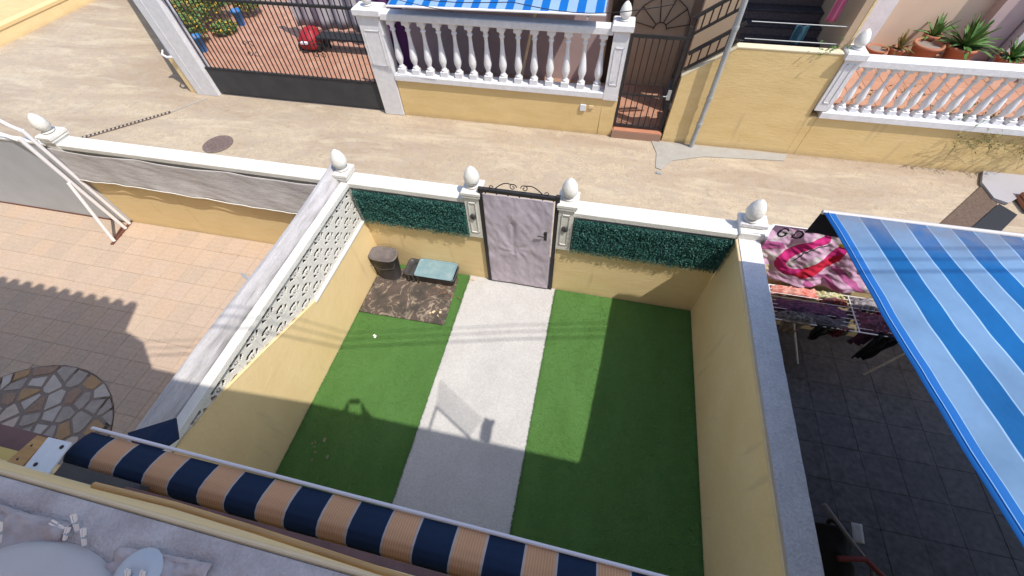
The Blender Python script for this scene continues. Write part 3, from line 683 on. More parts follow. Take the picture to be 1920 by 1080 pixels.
# ================================================================ opposite side
YO = 4.42; FZ = .15
BAL = MB(); BAL.bev(-.078, .078, -.078, .078, 0, .10, .008)
BAL.lathe([(.058, .10), (.070, .125), (.052, .14), (.040, .155), (.045, .18), (.076, .26), (.082, .32), (.066, .43), (.045, .57), (.036, .70), (.038, .775), (.056, .79), (.056, .812), (.040, .825), (.046, .855), (.070, .895)], n=14)
BAL.bev(-.078, .078, -.078, .078, .895, .98, .008)
BALH = .98
def balustrade(label, x0, x1, n, zb, zt, pillars, z0=0, ylab=0):
    t = thing('balustrade', label, 'balustrade', (x0, YO, 0), 'white balustrades on yellow walls across the street')
    B(x0, x1, YO, YO + .20, -.02, zb - .13).build('low_wall', M['yellowo'], t)
    V(x0, x1, YO - .05, YO + .25, zb - .13, zb, b=.012).build('ledge', M['white2'], t)
    V(x0, x1, YO - .03, YO + .22, zt - .13, zt, b=.015).build('handrail', M['white2'], t)
    s = (zt - .13 - zb) / BALH; me = BAL.mesh('baluster', M['white2'])
    for v in me.vertices: v.co.z *= s
    sp_ = (x1 - x0) / n
    if n > 20:
        for v in me.vertices: v.co.x *= .80; v.co.y *= .80
    for k in range(n): inst('baluster', me, t, (x0 + sp_ * (k + .5), YO + .10, zb))
    return t
balustrade('balustrade below the blue striped awning, with fourteen white balusters', -1.31, 3.30, 14, .98, 2.17, None)
def opp_pillar(x0, x1, label, z0, ztop, y0=YO - .04, y1=YO + .26, fin=True, panel=True):
    t = thing('gate_pillar', label, 'pillar', ((x0 + x1) / 2, (y0 + y1) / 2, 0), 'white stone pillars across the street')
    V(x0, x1, y0, y1, z0, ztop - .13, b=.012).build('shaft', M['white2'], t)
    V(x0 - .05, x1 + .05, y0 - .05, y1 + .05, ztop - .13, ztop, b=.02).build('cap', M['white2'], t)
    if panel:
        m = MB(); f = y0 - .004; a = x0 + .06; b = x1 - .06
        for (p, q, r, s) in ((a, a + .012, 1.15, 1.85), (b - .012, b, 1.15, 1.85), (a, b, 1.838, 1.85), (a, b, 1.15, 1.162)): m.box(p, q, f - .006, f + .005, r, s)
        m.build('raised_border', M['white2'], t)
    if fin: inst('finial', FIN, t, ((x0 + x1) / 2, (y0 + y1) / 2, ztop))
    return t
opp_pillar(-1.80, -1.33, 'white pillar between the wide black gate and the balustrade', 0, 2.24)
opp_pillar(3.31, 3.60, 'white pillar beside the narrow dark gate, pointed finial', .82, 2.25)
B(3.31, 3.61, YO, YO + .2, -.02, .82).build('yellow_wall_stub', M['yellowo'], label='short yellow wall piece under the pillar beside the narrow gate', cat='wall')
t = opp_pillar(-7.12, -6.48, 'wide white pillar at the left of the wide black gate', 0, 2.9, fin=False, panel=False)
m = MB(); m.box(-.0 - 6.93, -6.90, YO - .052, YO - .042, .1, 2.6); m.build('groove_trim', M['white2'], t)
# side wall running back from wide pillar, along the side road
t = thing('side_wall', 'side wall running back from the wide white pillar along the side road', 'wall', (-7.2, 4.6, 0))
dv = Vector((-10.3, 8.25, 0)).normalized() * 9; nv = Vector((-dv.y, dv.x, 0)).normalized() * .10; a0 = Vector((-7.19, 4.62, -.02))
def slab(z0, z1, wd): 
    q = MB(); n_ = nv * wd; q.prism([a0 + n_ + Vector((0, 0, z0)), a0 - n_ + Vector((0, 0, z0)), a0 - n_ + dv + Vector((0, 0, z0)), a0 + n_ + dv + Vector((0, 0, z0))], (0, 0, z1 - z0)); return q
slab(0, .84, 1).build('low_wall', M['yellow'], t)
slab(.842, .97, 1.7).build('ledge', M['white2'], t)
slab(.972, 2.2, .5).build('panel', M['white2'], t)
slab(2.202, 2.33, 1.2).build('coping', M['white2'], t)
B(-7.36, -7.12, YO + .02, YO + .22, -.02, .86).build('yellow_end', M['yellow'], t)
m = MB(); m.tube([(-7.12, YO - .02, .93), (-7.25, YO - .06, .93), (-7.42, YO + .0, .95), (-7.50, YO + .14, .99)], .035, 8, r2=.02); m.build('curved_moulding', M['white2'], t)

# electric box on wall
t = thing('junction_box', 'small grey meter box on the yellow wall below the balustrade', 'meter box', (2.95, YO - .02, .6))
V(2.86, 2.98, YO - .03, YO - .001, .54, .68, b=.006).build('cover', M['plate'], t)
V(3.04, 3.14, YO - .025, YO - .001, .60, .67, b=.006).build('cover', M['sill'], t)

# big sliding gate
t = thing('sliding_gate', 'wide black iron driveway gate with vertical bars and solid lower panel', 'gate', (-4, YO + .08, 0))
B(-6.47, -1.81, YO + .06, YO + .09, .06, .67).build('lower_panel', M['greyiron'], t)
B(-6.47, -1.81, YO + .05, YO + .10, .672, .70).build('middle_rail', M['black'], t)
B(-6.47, -1.81, YO + .05, YO + .10, 2.16, 2.21).build('top_rail', M['black'], t)
me = B(-.009, .009, -.009, .009, .70, 2.75).mesh('bar', M['black'])
x = -6.40
while x < -1.84: inst('bar', me, t, (x, YO + .075, 0)); x += .1215
# scroll ornaments on gate
def orn(cx, cz):
    m = MB()
    for s in (-1, 1):
        for w_ in (-1, 1):
            pts = []
            for k in range(22):
                a = k / 21 * 2.2 * PI; r = .07 * (1 - k / 27); pts.append((cx + s * (.09 - r * math.cos(a)), YO + .04, cz + w_ * (.10 + r * math.sin(a))))
            m.tube(pts, .008, 5)
    m.build('scroll_ornament', M['black'], t, kind='stuff')
orn(-4.8, 1.25); orn(-3.05, 1.35)

# opposite terraces
m = MB(); m.prism([(-7.12, YO + .2, -.03), (4.7, YO + .2, -.03), (4.7, 12, -.03), (-16, 12, -.03)], (0, 0, FZ + .029)); m.build('opposite_terrace_floor', M['terrag'], kind='structure')
tf = bpy.data.objects['opposite_terrace_floor']
TT = [mat('terracotta_tile_%d' % i, c, .8, col2=(c[0] * .85, c[1] * .85, c[2] * .85), vscale=2.5, fine=.08) for i, c in enumerate(((.43, .225, .15), (.40, .205, .135), (.45, .245, .165)))]
tiles(tf, -14, -1.5, 4.7, 9.6, FZ - .001, .40, .008, TT, skip=lambda x, y: x < -7.0 - (y - 4.5) * 1.22)
tiles(tf, 3.4, 4.7, 4.75, 6.3, FZ - .001, .33, .008, TT)
B(3.62, 4.68, YO - .06, YO + .198, -.02, .17).build('gate_step', M['terrag'], kind='structure')
V(3.64, 4.66, YO - .05, YO + .15, .171, .19).build('threshold_tile', M['terra'], label='terracotta threshold tile under the narrow dark gate', cat='threshold')

# narrow gate
t = thing('narrow_gate', 'narrow dark iron gate with vertical bars beside the stair wall', 'gate', (4.1, YO + .08, 0))
m = MB(); m.box(3.62, 3.675, YO + .06, YO + .10, .22, 2.06); m.box(4.60, 4.67, YO + .06, YO + .10, .22, 2.06); m.box(3.676, 4.599, YO + .061, YO + .099, 2.0, 2.06); m.box(3.676, 4.599, YO + .061, YO + .099, .22, .25); m.box(3.676, 4.599, YO + .061, YO + .099, .92, .95); m.build('frame', M['black'], t)
me = B(-.010, .010, -.010, .010, .25, 2.0).mesh('bar', M['iron'])
for k in range(7): inst('bar', me, t, (3.785 + k * .122, YO + .08, 0))
m = MB(); m.tube([(4.55, YO + .03, 1.0), (4.55, YO - .02, 1.0), (4.48, YO - .02, 1.0)], .01, 6); m.box(4.56, 4.63, YO + .04, YO + .059, .90, 1.10); m.build('lock', M['steel'], t)

# house behind the left-centre terrace
FY = 6.45
t = thing('opposite_house', 'mauve house front across the street, behind the balustrade and awning', 'house', (1, FY, 0))
B(-1.7, 4.85, FY, FY + .3, 0, 6).build('wall', M['mauve'], t)
B(3.15, 4.84, FY - .012, FY - .001, .16, 4).build('beige_wall_panel', M['beigew'], t)
B(3.2, 3.62, FY - .05, FY - .013, .16, 2.3).build('door_frame', M['iron'], t)
# fan window grille
g = thing('fan_grille', 'sunburst iron grille on the beige wall above the narrow gate', 'grille', (4.3, FY - .05, 1.4))
m = MB(); c0 = Vector((4.30, FY - .045, 1.42)); Rr = .62
pl = [(c0.x + Rr * math.cos(a), c0.y, c0.z + Rr * math.sin(a)) for a in [k / 8 * PI for k in range(9)]]
m.tube(pl, .009, 6)
pl2 = [(c0.x + .14 * math.cos(a), c0.y, c0.z + .14 * math.sin(a)) for a in [k / 6 * PI for k in range(7)]]
m.tube(pl2, .009, 6); m.build('arch', M['iron'], g)
for a in (12, 42, 72, 102, 138, 168):
    a = R_(a); q = MB(); q.tube([(c0.x + .14 * math.cos(a), c0.y, c0.z + .14 * math.sin(a)), (c0.x + Rr * math.cos(a), c0.y, c0.z + Rr * math.sin(a))], .009, 6); q.build('spoke', M['iron'], g)

# awning across the street
AWC = ((.0, .13, .46), (.26, .40, .62))
sm2 = stripe_mat('blue_striped_canvas_far', -.98, .325, .46, AWC[0], AWC[1], rough=.7, transl=.15, stain=.06)
t = thing('striped_awning', 'blue and white striped awning across the street, above the balustrade', 'awning', (1, 5, 2.4), 'blue and white striped awnings')
m = MB()
def oa(u, v):
    x = -1.02 + 4.12 * u; y = 4.27 + 1.9 * v; z = 2.36 + .06 * u + .55 * v - .05 * math.sin(PI * v)
    return (x, y, z + .015 * nz(u * 8, v * 3))
m.sheet(oa, 60, 20); m.build('canvas', sm2, t, solid=.003)
m = MB(); m.tube([(-1.03, 4.27, 2.345), (3.12, 4.27, 2.41)], .022, 8); m.build('front_bar', M['rack'], t)
m = MB(); m.tube([(-1.0, 6.4, 2.9), (3.1, 6.4, 2.98)], .04, 8); m.build('roller', M['rack'], t)
for x in (-.7, 2.8):
    m = MB(); m.tube([(x, 4.29, 2.33), (x + .02, 5.3, 2.2), (x, 6.4, 2.5)], .02, 6); m.build('arm', M['rack'], t)
t = thing('wooden_prop', 'slanting pale wooden prop seen between the balusters', 'prop', (1.6, 5, .16))
m = MB(); m.bar((1.30, 5.0, .16), (1.78, 5.0, 2.30), .07, .05); m.build('pole', M['sill'], t)
# purple cloth
t = thing('hanging_cloth', 'purple cloth hanging beside the left pillar of the balustrade', 'cloth', (-1.4, 4.9, 2), 'cloths hung on the terrace across the street')
m = MB(); m.sheet(lambda u, v: (-1.75 + .65 * u, 5.0 + .04 * math.sin(u * 14), .5 + 2.1 * v), 24, 20); m.build('cloth', M['pinksheet'], t, solid=.004)
t = thing('hanging_cloth', 'long grey sheet drying behind the wide black gate', 'cloth', (-3.2, 6.2, 2), 'cloths hung on the terrace across the street')
m = MB(); m.sheet(lambda u, v: (-5.6 + 3.7 * u, 7.35 + .07 * math.sin(u * 46) + .05 * math.sin(u * 19) + .1 * v, .55 + 2.4 * v), 120, 10); m.build('cloth', M['greysheet'], t, solid=.004)
t = thing('shadow_table', 'low dark table added for the black shadow below the grey sheet', 'table', (-3, 6, FZ))  # made-up dark table standing in for a black shadow under the sheet
V(-4.75, -2.3, 6.75, 7.15, .50, .56).build('shadow_tabletop', M['cabb'], t)
for x in (-4.6, -2.4):
    for y in (6.8, 7.1): B(x - .02, x + .02, y - .02, y + .02, FZ + .008, .50).build('leg', M['cabb'], t)
t = thing('toy_car', 'red plastic ride-on toy car parked behind the wide black gate', 'toy', (-4.3, 6.0, FZ))
m = MB(); stack(m, [rrect(-5.32, -4.80, 6.7, 7.3, .15, .25), rrect(-5.36, -4.76, 6.66, 7.34, .18, .42), rrect(-5.30, -4.82, 6.72, 7.28, .18, .55), rrect(-5.22, -4.88, 6.85, 7.2, .12, .66)]); m.build('body', M['red'], t)
m = MB(); m.lathe([(.10, -.02), (.10, .02)], (0, 0, 0), 12)
me = bpy.data.meshes.new('wheel'); wh = MB()
for k in range(12): pass
wh.prism([(0, .10 * math.cos(k / 12 * 2 * PI), .10 * math.sin(k / 12 * 2 * PI)) for k in range(12)], (.05, 0, 0)); me = wh.mesh('wheel', M['black'])
for x in (-5.38, -4.79):
    for y in (6.82, 7.18): inst('wheel', me, t, (x, y, FZ + .11))
V(-5.15, -4.95, 6.58, 6.66, .42, .48).build('handle', M['plate'], t)

# plants & blue pots
def leafy(name, lb, c, n, r, h, mats, leaf=.06, group=None, cat='plant'):
    t = thing(name, lb, cat, c, group); c = Vector(c)
    m = MB()
    for k in range(7):
        a = random.uniform(0, 6.3); m.tube([c, c + Vector((math.cos(a) * r * .3, math.sin(a) * r * .3, h * .6)), c + Vector((math.cos(a) * r * .7, math.sin(a) * r * .7, h * random.uniform(.7, 1)))], .01, 5)
    m.build('stems', M['dry'], t)
    m = MB()
    for k in range(n):
        a = random.uniform(0, 6.3); q = random.random() ** .5 * r; p = c + Vector((q * math.cos(a), q * math.sin(a), h * (.25 + .75 * random.random() * (1 - .5 * (q / r) ** 2))))
        u_ = Vector((random.uniform(-1, 1), random.uniform(-1, 1), random.uniform(-.6, .6))).normalized() * leaf; v_ = u_.cross(Vector((random.uniform(-1, 1), random.uniform(-1, 1), 1))).normalized() * leaf * .4
        m.add([p - u_, p + v_, p + u_, p - v_], [(0, 1, 2, 3)], random.choice((0, 0, 0, 1, 2)) if len(mats) > 2 else 0)
    m.build('foliage', mats, t, kind='stuff')
    return t
yel = mat('yellow_flower', (.60, .36, .05), .7); pinkf = mat('white_pink_petal', (.66, .45, .42), .7); grn2 = mat('grey_green_leaf', (.16, .24, .10), .7)
for (x, y, r, h, lb) in ((-8.75, 6.75, .35, .8, 'green and yellow shrub nearest the wide white pillar'), (-9.3, 7.5, .5, 1.0, 'bushy green shrub with yellow blooms behind the gate bars'), (-9.2, 8.4, .5, 1.2, 'taller green shrub further back behind the gate bars'), (-8.4, 8.9, .4, .8, 'yellowish shrub at the back of the gated terrace'), (-10.2, 8.7, .6, 1.4, 'pale green shrub in the far left terrace corner'), (-8.35, 7.5, .35, .35, 'low dark leafy plant between the blue pots'), (-10.0, 9.6, .6, 1.2, 'shrub at the very back of the gated terrace')):
    leafy('shrub', lb, (x, y, FZ), int(1000 * r / .4), r, h, [M['green'], grn2, yel], .055, 'shrubs behind the wide black gate', 'shrub')
def pot_mesh(r, h, mt_, n=18):
    m = MB(); m.lathe([(r * .62, 0), (r * .95, h * .85), (r * 1.04, h * .86), (r * 1.04, h), (r * .92, h), (r * .88, h * .86), (.01, h * .85)], n=n); return m.mesh('pot', mt_)
for (x, y, lb) in ((-8.25, 6.30, 'blue plastic pot nearest the gate'), (-8.2, 8.1, 'blue plastic pot further back behind the gate')):
    t = thing('flower_pot', lb, 'flower pot', (x, y, FZ), 'blue pots behind the gate'); inst('pot', pot_mesh(.15, .42, M['bluep']), t, (x, y, FZ + .008))
    m = MB(); m.lathe([(.12, .0), (.02, .02)], (x, y, FZ + .375), 12); m.build('soil', M['mortar'], t)

# staircase building on the right of the narrow gate
t = thing('staircase_wall', 'yellow staircase wall with sloping left end', 'wall', (6, YO, 0))
m = MB(); m.prism([(4.72, YO - .0, -.02), (7.27, YO, -.02), (7.27, YO, 1.97), (5.50, YO, 1.97), (4.72, YO, 1.40)], (0, .16, 0)); m.build('wall_body', M['yellowo'], t)
m = MB(); m.prism([(4.71, YO - .008, 1.397), (5.498, YO - .008, 1.972), (7.278, YO - .008, 1.972), (7.278, YO - .008, 1.99), (5.49, YO - .008, 1.99), (4.71, YO - .008, 1.417)], (0, .18, 0)); m.build('coping', mat('pale_cream_coping', (.66, .58, .42), .8), t)
t = thing('staircase', 'dark tiled steps climbing behind the yellow wall', 'stairs', (6, 5.2, 0))
for k in range(7):
    x0 = 4.72 + k * .12 * 1.0
    V(4.72 + k * .26, 7.1, YO + .165, 5.25, .17 + k * .26, .17 + (k + 1) * .26 - .002, b=.004).build('step', M['dark'], t) if k < 3 else None
for k in range(9):
    y0 = 4.75 + k * .27
    V(5.55, 7.12, y0, y0 + .30, 1.25 + k * .17, 1.25 + (k + 1) * .17 - .03, b=.004).build('riser', M['azul'], t)
    V(5.53, 7.14, y0 - .02, y0 + .30, 1.25 + (k + 1) * .17 - .029, 1.25 + (k + 1) * .17, b=.004).build('tread', M['dark'], t)
B(4.86, 5.54, 5.26, 5.40, 0, 3.2).build('inner_wall', M['beigew'], t)
t = thing('stair_house', 'tall beige house block rising behind the dark steps', 'house', (6, 7, 0))
B(4.86, 7.2, 7.3, 7.6, 0, 6).build('wall', M['beigew'], t)
B(7.14, 7.26, YO + .17, 7.29, 0, 5.2).build('side_wall', M['beigew'], t)
m = MB(); m.box(7.262, 7.30, YO + .165, YO + .25, 2.0, 5.2); m.build('corner_strip', M['yellow'], t)
B(4.9, 7.4, 4.9, 7.4, 4.9, 5.1).build('unseen_roof_slab', M['white2'], t)  # unseen slab added overhead to shade the dark steps
# railings
def railing(label, a, b, hgt, n, post=True):
    a = Vector(a); b = Vector(b); t = thing('stair_railing', label, 'railing', a, 'black iron stair railings')
    m = MB(); m.bar(a + Vector((0, 0, hgt)), b + Vector((0, 0, hgt)), .06, .05); m.build('handrail', M['black'], t)
    m = MB(); m.bar(a, b, .04, .04); m.build('bottom_rail', M['black'], t)
    for k in range(n):
        p = a.lerp(b, (k + .5) / n); q = MB(); q.bar(p, p + Vector((0, 0, hgt)), .022, .022); q.build('baluster', M['iron'], t)
    return t
railing('lower black iron railing along the sloping stair wall', (4.72, 4.5, 1.50), (5.50, 4.5, 2.06), .28, 6)
railing('upper black iron railing running up behind the lower one', (4.66, 4.72, 1.98), (5.45, 4.72, 2.52), .30, 7)
m = MB(); m.box(4.60, 4.67, 4.50, 4.57, .8, 2.22); m.build('railing_post', M['black'], label='thick black iron post between the narrow gate and the railings', cat='post')
t = thing('wire_railing', 'thin white wires strung across the dark stair opening', 'railing', (6.5, 4.6, 2))
for z in (2.05, 2.32):
    m = MB(); m.tube([(5.6, 4.62, z), (7.2, 4.62, z)], .008, 6); m.build('wire', M['steel'], t)
t = thing('hanging_garment', 'pink garment hanging in the dark stair opening', 'garment', (6.9, 4.7, 2.5), 'garments in the stair opening')
m = MB(); m.sheet(lambda u, v: (6.78 + .17 * u, 4.75 + .03 * math.sin(u * 9), 2.33 + .40 * v), 10, 8); m.build('cloth', mat('pink_stripe_cloth', (.42, .10, .17), .9), t, solid=.004)
t = thing('hanging_garment', 'dark teal garment hanging lower in the dark stair opening', 'garment', (6.4, 4.7, 2.2), 'garments in the stair opening')
m = MB(); m.sheet(lambda u, v: (6.35 + .22 * u, 4.68 + .03 * math.sin(u * 9), 1.98 + .30 * v), 10, 8); m.build('cloth', mat('teal_cloth', (.02, .06, .09), .9), t, solid=.004)

# drain pipe
t = thing('drain_pipe', 'grey galvanised pipe standing against the yellow stair wall', 'pipe', (5.33, 4.30, 0))
m = MB(); m.tube([(5.34, 4.31, .0), (5.33, 4.30, 1.1), (5.30, 4.30, 2.33), (5.24, 4.30, 3.6)], .048, 14); m.build('tube', M['steel'], t)
for z, x in ((1.1, 5.33), (2.33, 5.30), (.55, 5.335)):
    m = MB(); m.lathe([(.056, -.03), (.058, 0), (.056, .03)], (x, 4.30, z), 14); m.build('collar', M['steel'], t)
t2 = 0

# right balustrade terrace
balustrade('balustrade at the far right with potted plants behind it', 7.434, 12.6, 24, .98, 1.93, None)
opp_pillar(7.28, 7.52, 'white pillar at the left end of the right balustrade', .985, 2.04)
B(7.275, 7.43, YO + .003, YO + .20, -.02, .849).build('yellow_corner', M['yellowo'], label='yellow wall piece below the pillar where the stair wall meets the right balustrade', cat='wall')
B(7.30, 14, YO + .2, 12, -.03, .90).build('right_terrace_floor', M['terrag'], kind='structure')
tiles(bpy.data.objects['right_terrace_floor'], 7.35, 12.8, 4.72, 7.4, .90, .40, .008, TT)
t = thing('right_house', 'pale house front behind the potted plants, white corner pillar', 'house', (10, 7.5, 0))
B(7.27, 15, 7.45, 7.8, .9, 6).build('wall', mat('sunlit_beige_wall', (.66, .50, .37), .9, col2=(.60, .45, .33), vscale=2), t)
V(8.62, 9.0, 7.3, 7.449, .9, 2.6, b=.02).build('pilaster', M['white2'], t)
B(11.4, 12.1, 7.0, 7.449, .9, 5).build('porch_pillar', M['lilacw'], t)
B(10.8, 11.35, 7.2, 7.449, .9, 4).build('door_jamb', M['mauve'], t)
def agave(c, n, r, mt_, sd):
    rr = random.Random(sd); m = MB(); c = Vector(c)
    for k in range(n):
        a = rr.uniform(0, 6.3); el = rr.uniform(.15, 1.35); L = r * rr.uniform(.7, 1.15); d = Vector((math.cos(a) * math.cos(el), math.sin(a) * math.cos(el), math.sin(el))); s = Vector((-math.sin(a), math.cos(a), 0)); w_ = r * .085
        pts = [c + d * L * t_ + Vector((0, 0, -.35 * L * t_ ** 2.2 * math.cos(el))) for t_ in (0, .3, .65, 1)]
        ws = (w_ * .7, w_, w_ * .75, .002); vs = []
        for p, q in zip(pts, ws): vs += [p - s * q + Vector((0, 0, .012)), p - Vector((0, 0, .004)), p + s * q + Vector((0, 0, .012))]
        m.add(vs, [(3 * i + j, 3 * i + j + 1, 3 * i + j + 4, 3 * i + j + 3) for i in range(3) for j in range(2)])
    return m
for i, (x, y, r, h, n, lr, lb) in enumerate(((9.35, 6.85, .15, .28, 22, .36, 'small terracotta pot with dry grassy plant, beside the white pilaster'), (9.85, 6.85, .27, .40, 0, 0, 'wide terracotta pot left of the agave'), (10.45, 6.8, .27, .42, 60, .60, 'terracotta pot holding the largest spiky agave'), (11.35, 6.7, .22, .30, 34, .44, 'terracotta pot with small agave in front of the lilac pillar'), (9.0, 6.95, .20, .22, 0, 0, 'low terracotta planter nearest the white pilaster'), (10.0, 7.2, .16, .45, 20, .45, 'back-row terracotta pot with a leafy plant'), (11.9, 6.4, .22, .3, 24, .35, 'terracotta pot at the right edge of the terrace'))):
    t = thing('potted_plant', lb, 'potted plant', (x, y, .91), 'terracotta pots behind the right balustrade')
    inst('pot', pot_mesh(r, h, M['pot']), t, (x, y, .908))
    m = MB(); m.lathe([(r * .85, 0), (.01, .015)], (x, y, .908 + h * .88), 14); m.build('soil', M['mortar'], t)
    if n: agave((x, y, .908 + h * .9), n, lr, M['green'], i).build('leaves', M['dry'] if i == 0 else M['green'], t)
# plants between balusters + trailing weeds
def weeds(label, x0, x1, y, z0, n, ln, sd, mt_):
    rr = random.Random(sd); t = thing('trailing_plant', label, 'plant', ((x0 + x1) / 2, y, z0), 'straggly plants on the right balustrade'); m = MB()
    for k in range(n):
        p = Vector((rr.uniform(x0, x1), y + rr.uniform(-.1, .15), z0 + rr.uniform(-.1, .12))); d = Vector((rr.uniform(-1, .6), rr.uniform(-.7, .15), rr.uniform(-.6, .5))).normalized(); L = ln * rr.uniform(.4, 1.1)
        pts = [p + d * L * s + Vector((0, 0, -.3 * L * s * s)) for s in (0, .33, .66, 1)]
        m.tube(pts, .004, 4, r2=.0015)
        for j in range(5):
            q = p + d * L * rr.uniform(.2, 1); u_ = Vector((rr.uniform(-1, 1), rr.uniform(-1, 1), rr.uniform(-1, 1))).normalized() * .022; v_ = u_.orthogonal() * .4
            m.add([q - u_, q + v_, q + u_, q - v_], [(0, 1, 2, 3)])
    m.build('stalks', mt_, t, kind='stuff')
weeds('yellow green weeds growing out of the wall under the right balustrade', 9.9, 11.6, 4.36, .72, 110, .36, 3, M['dry'])
weeds('green stalks growing up between the right-hand balusters', 9.6, 12.2, 4.62, 1.08, 60, .38, 4, M['green'])
weeds('sparse brown stalks between the left-hand balusters of the right balustrade', 7.9, 9.3, 4.72, 1.25, 26, .42, 5, M['dry'])
weeds('thin weeds on the coping near the stair wall corner', 6.7, 7.2, 4.46, 2.03, 14, .16, 6, M['green'])

# flat stand-ins for an unidentified object and its shadow, far right of street
m = MB(); m.prism([(x, y, .012) for x, y in ((10.91, 4.46), (10.72, 4.05), (10.74, 3.60), (10.93, 3.50), (11.2, 3.72), (12.2, 4.9), (12.6, 5.4), (11.6, 4.95))], (0, 0, .05)); m.build('grey_stand_in', mat('lilac_grey_stand_in', (.34, .325, .34), .8, fine=.03), label='flat light grey stand-in for an unidentified object at the right edge of the street', cat='stand-in')  # made-up flat slab standing in for the top of an unidentified object
m = MB(); m.prism([(x, y, .012) for x, y in ((8.7, 1.80), (9.60, 2.77), (10.71, 3.98), (10.73, 3.60), (10.79, 3.50), (10.02, 2.71), (9.2, 1.85))], (0, 0, .012)); m.build('shadow_strip', mat('brown_shadow_paint', (.115, .078, .058), .9, fine=.25, fscale=30), label='painted brown shadow band between the street and the charcoal stand-in', cat='mat')  # cast shadow on the street, painted as a flat brown band
m = MB(); m.prism([(x, y, .012) for x, y in ((9.22, 1.84), (10.04, 2.70), (10.80, 3.49), (10.98, 3.23), (10.45, 2.66), (9.7, 1.86))], (0, 0, .02)); m.build('charcoal_stand_in', M['cabb'], label='flat charcoal stand-in for the dark side of an unidentified object', cat='mat')  # made-up flat piece standing in for an unidentified dark face
t = thing('clay_tile_stack', 'small stack of reddish roof tiles beside the grey stand-in', 'tile stack', (11.4, 3.4, 0))
for k in range(4): V(11.15 + .03 * k, 12.2, 3.30, 3.75, .02 + k * .07, .085 + k * .07, b=.01).build('tile', M['pot'], t)

# far left yellow wall
t = thing('far_yellow_wall', 'low yellow wall with pale top at the far left across the road', 'wall', (-15.5, 8, 0))
B(-15.65, -15.4, -3, 24, -.02, .32).build('low_wall', M['yellow'], t)
V(-15.72, -15.38, -3, 24, .32, .42, b=.01).build('coping', mat('pale_yellow_coping', (.68, .50, .25), .85, fine=.04), t)
B(-30, -15.73, -3, 24, -.03, .12).build('yellow_forecourt', M['ground_y'], kind='structure')

# ================================================================ right neighbour patio
B(5.391, 11, -4.4, -.001, -.06, .0).build('right_patio_floor', M['darkg'], kind='structure')
tiles(bpy.data.objects['right_patio_floor'], 5.40, 9.6, -4.3, -.05, 0, .43, .003, [mat('dark_tile_%d' % i, c, .5, col2=(c[0] * .6, c[1] * .6, c[2] * .62), vscale=6, fine=.3, fscale=16) for i, c in enumerate(((.105, .10, .112), (.095, .092, .104)))])
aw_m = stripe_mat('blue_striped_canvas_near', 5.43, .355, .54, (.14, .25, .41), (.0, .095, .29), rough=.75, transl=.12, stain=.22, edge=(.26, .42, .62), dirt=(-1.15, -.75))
t = thing('striped_awning', 'large blue and white striped awning over the right neighbour\'s patio', 'awning', (7, -2, 3), 'blue and white striped awnings')
X0, X1 = 5.345, 11.8
def ra(u, v):
    x = X0 + (X1 - X0) * u; y = -.66 - 3.3 * v; z = 2.79 + .18 * 3.3 * v - .035 * math.sin(PI * v) - .02 * math.sin(PI * u)
    return (x, y, z + .012 * nz(x * 1.5, y * 1.2) + .006 * nz(x * 1.2, y * 5))
m = MB(); m.sheet(ra, 90, 60); m.build('canvas', aw_m, t, solid=.003)
hemm = mat('bright_blue_hem', (.0, .085, .31), .7)
m = MB(); m.sheet(lambda u, v: tuple(Vector(ra(0, v)) + Vector((-.006 + .091 * u, 0, .004))), 2, 60); m.build('side_hem', hemm, t, solid=.002)
m = MB(); m.tube([tuple(Vector(ra(0, k / 40)) + Vector((.030, 0, .009))) for k in range(41)], .0035, 5); m.build('stitching', mat('pale_blue_stitch', (.2, .42, .75), .6), t)
m = MB(); m.tube([(X0 - .01, -.675, 2.785), (X1, -.675, 2.785)], .020, 10); m.build('front_bar', mat('grey_bar', (.50, .47, .46), .5), t)
m = MB(); m.sheet(lambda u, v: (X0 + (X1 - X0) * u, -.655 + .015 * nz(u * 20, v), 2.77 - .27 * v + .008 * math.sin(u * 130) * v), 200, 6); m.build('valance', mat('shaded_valance_canvas', (.035, .035, .045), .9), t, solid=.003)  # valance colour darkened to paint in its shaded back face
m = MB(); m.tube([(X0, -4.0, 3.42), (X1, -4.0, 3.42)], .045, 10); m.build('roller', M['rack'], t)
for x in (5.9, 9.3):
    m = MB(); m.tube([(x, -.72, 2.74), (x + .5, -2.2, 2.78), (x, -3.98, 3.3)], .022, 8); m.build('arm', M['rack'], t)

# flamingo towel over the front wall
def in_poly(px, pz, poly):
    c = False; n = len(poly)
    for i in range(n):
        x1, z1 = poly[i]; x2, z2 = poly[(i + 1) % n]
        if (z1 > pz) != (z2 > pz) and px < (x2 - x1) * (pz - z1) / (z2 - z1) + x1: c = not c
    return c
def seg(px, pz, pts, w0, w1=None):
    best = 9
    for i in range(len(pts) - 1):
        ax, az = pts[i]; bx, bz = pts[i + 1]; dx = bx - ax; dz = bz - az; tt = max(0, min(1, ((px - ax) * dx + (pz - az) * dz) / (dx * dx + dz * dz)))
        best = min(best, math.hypot(px - ax - tt * dx, pz - az - tt * dz))
    return best < w0
neck0 = [(6.02, 1.87), (5.90, 1.80), (5.80, 1.68), (5.74, 1.55), (5.75, 1.42), (5.83, 1.33), (5.95, 1.30), (6.07, 1.36), (6.17, 1.50), (6.22, 1.64), (6.24, 1.76)]
GL = {'G': [(.085, .11), (.065, .13), (.03, .13), (.01, .11), (.01, .03), (.03, .01), (.065, .01), (.085, .03), (.085, .065), (.055, .065)], 'D': [(.01, .01), (.01, .13), (.055, .13), (.085, .105), (.085, .035), (.055, .01), (.01, .01)]}
neck = neck0
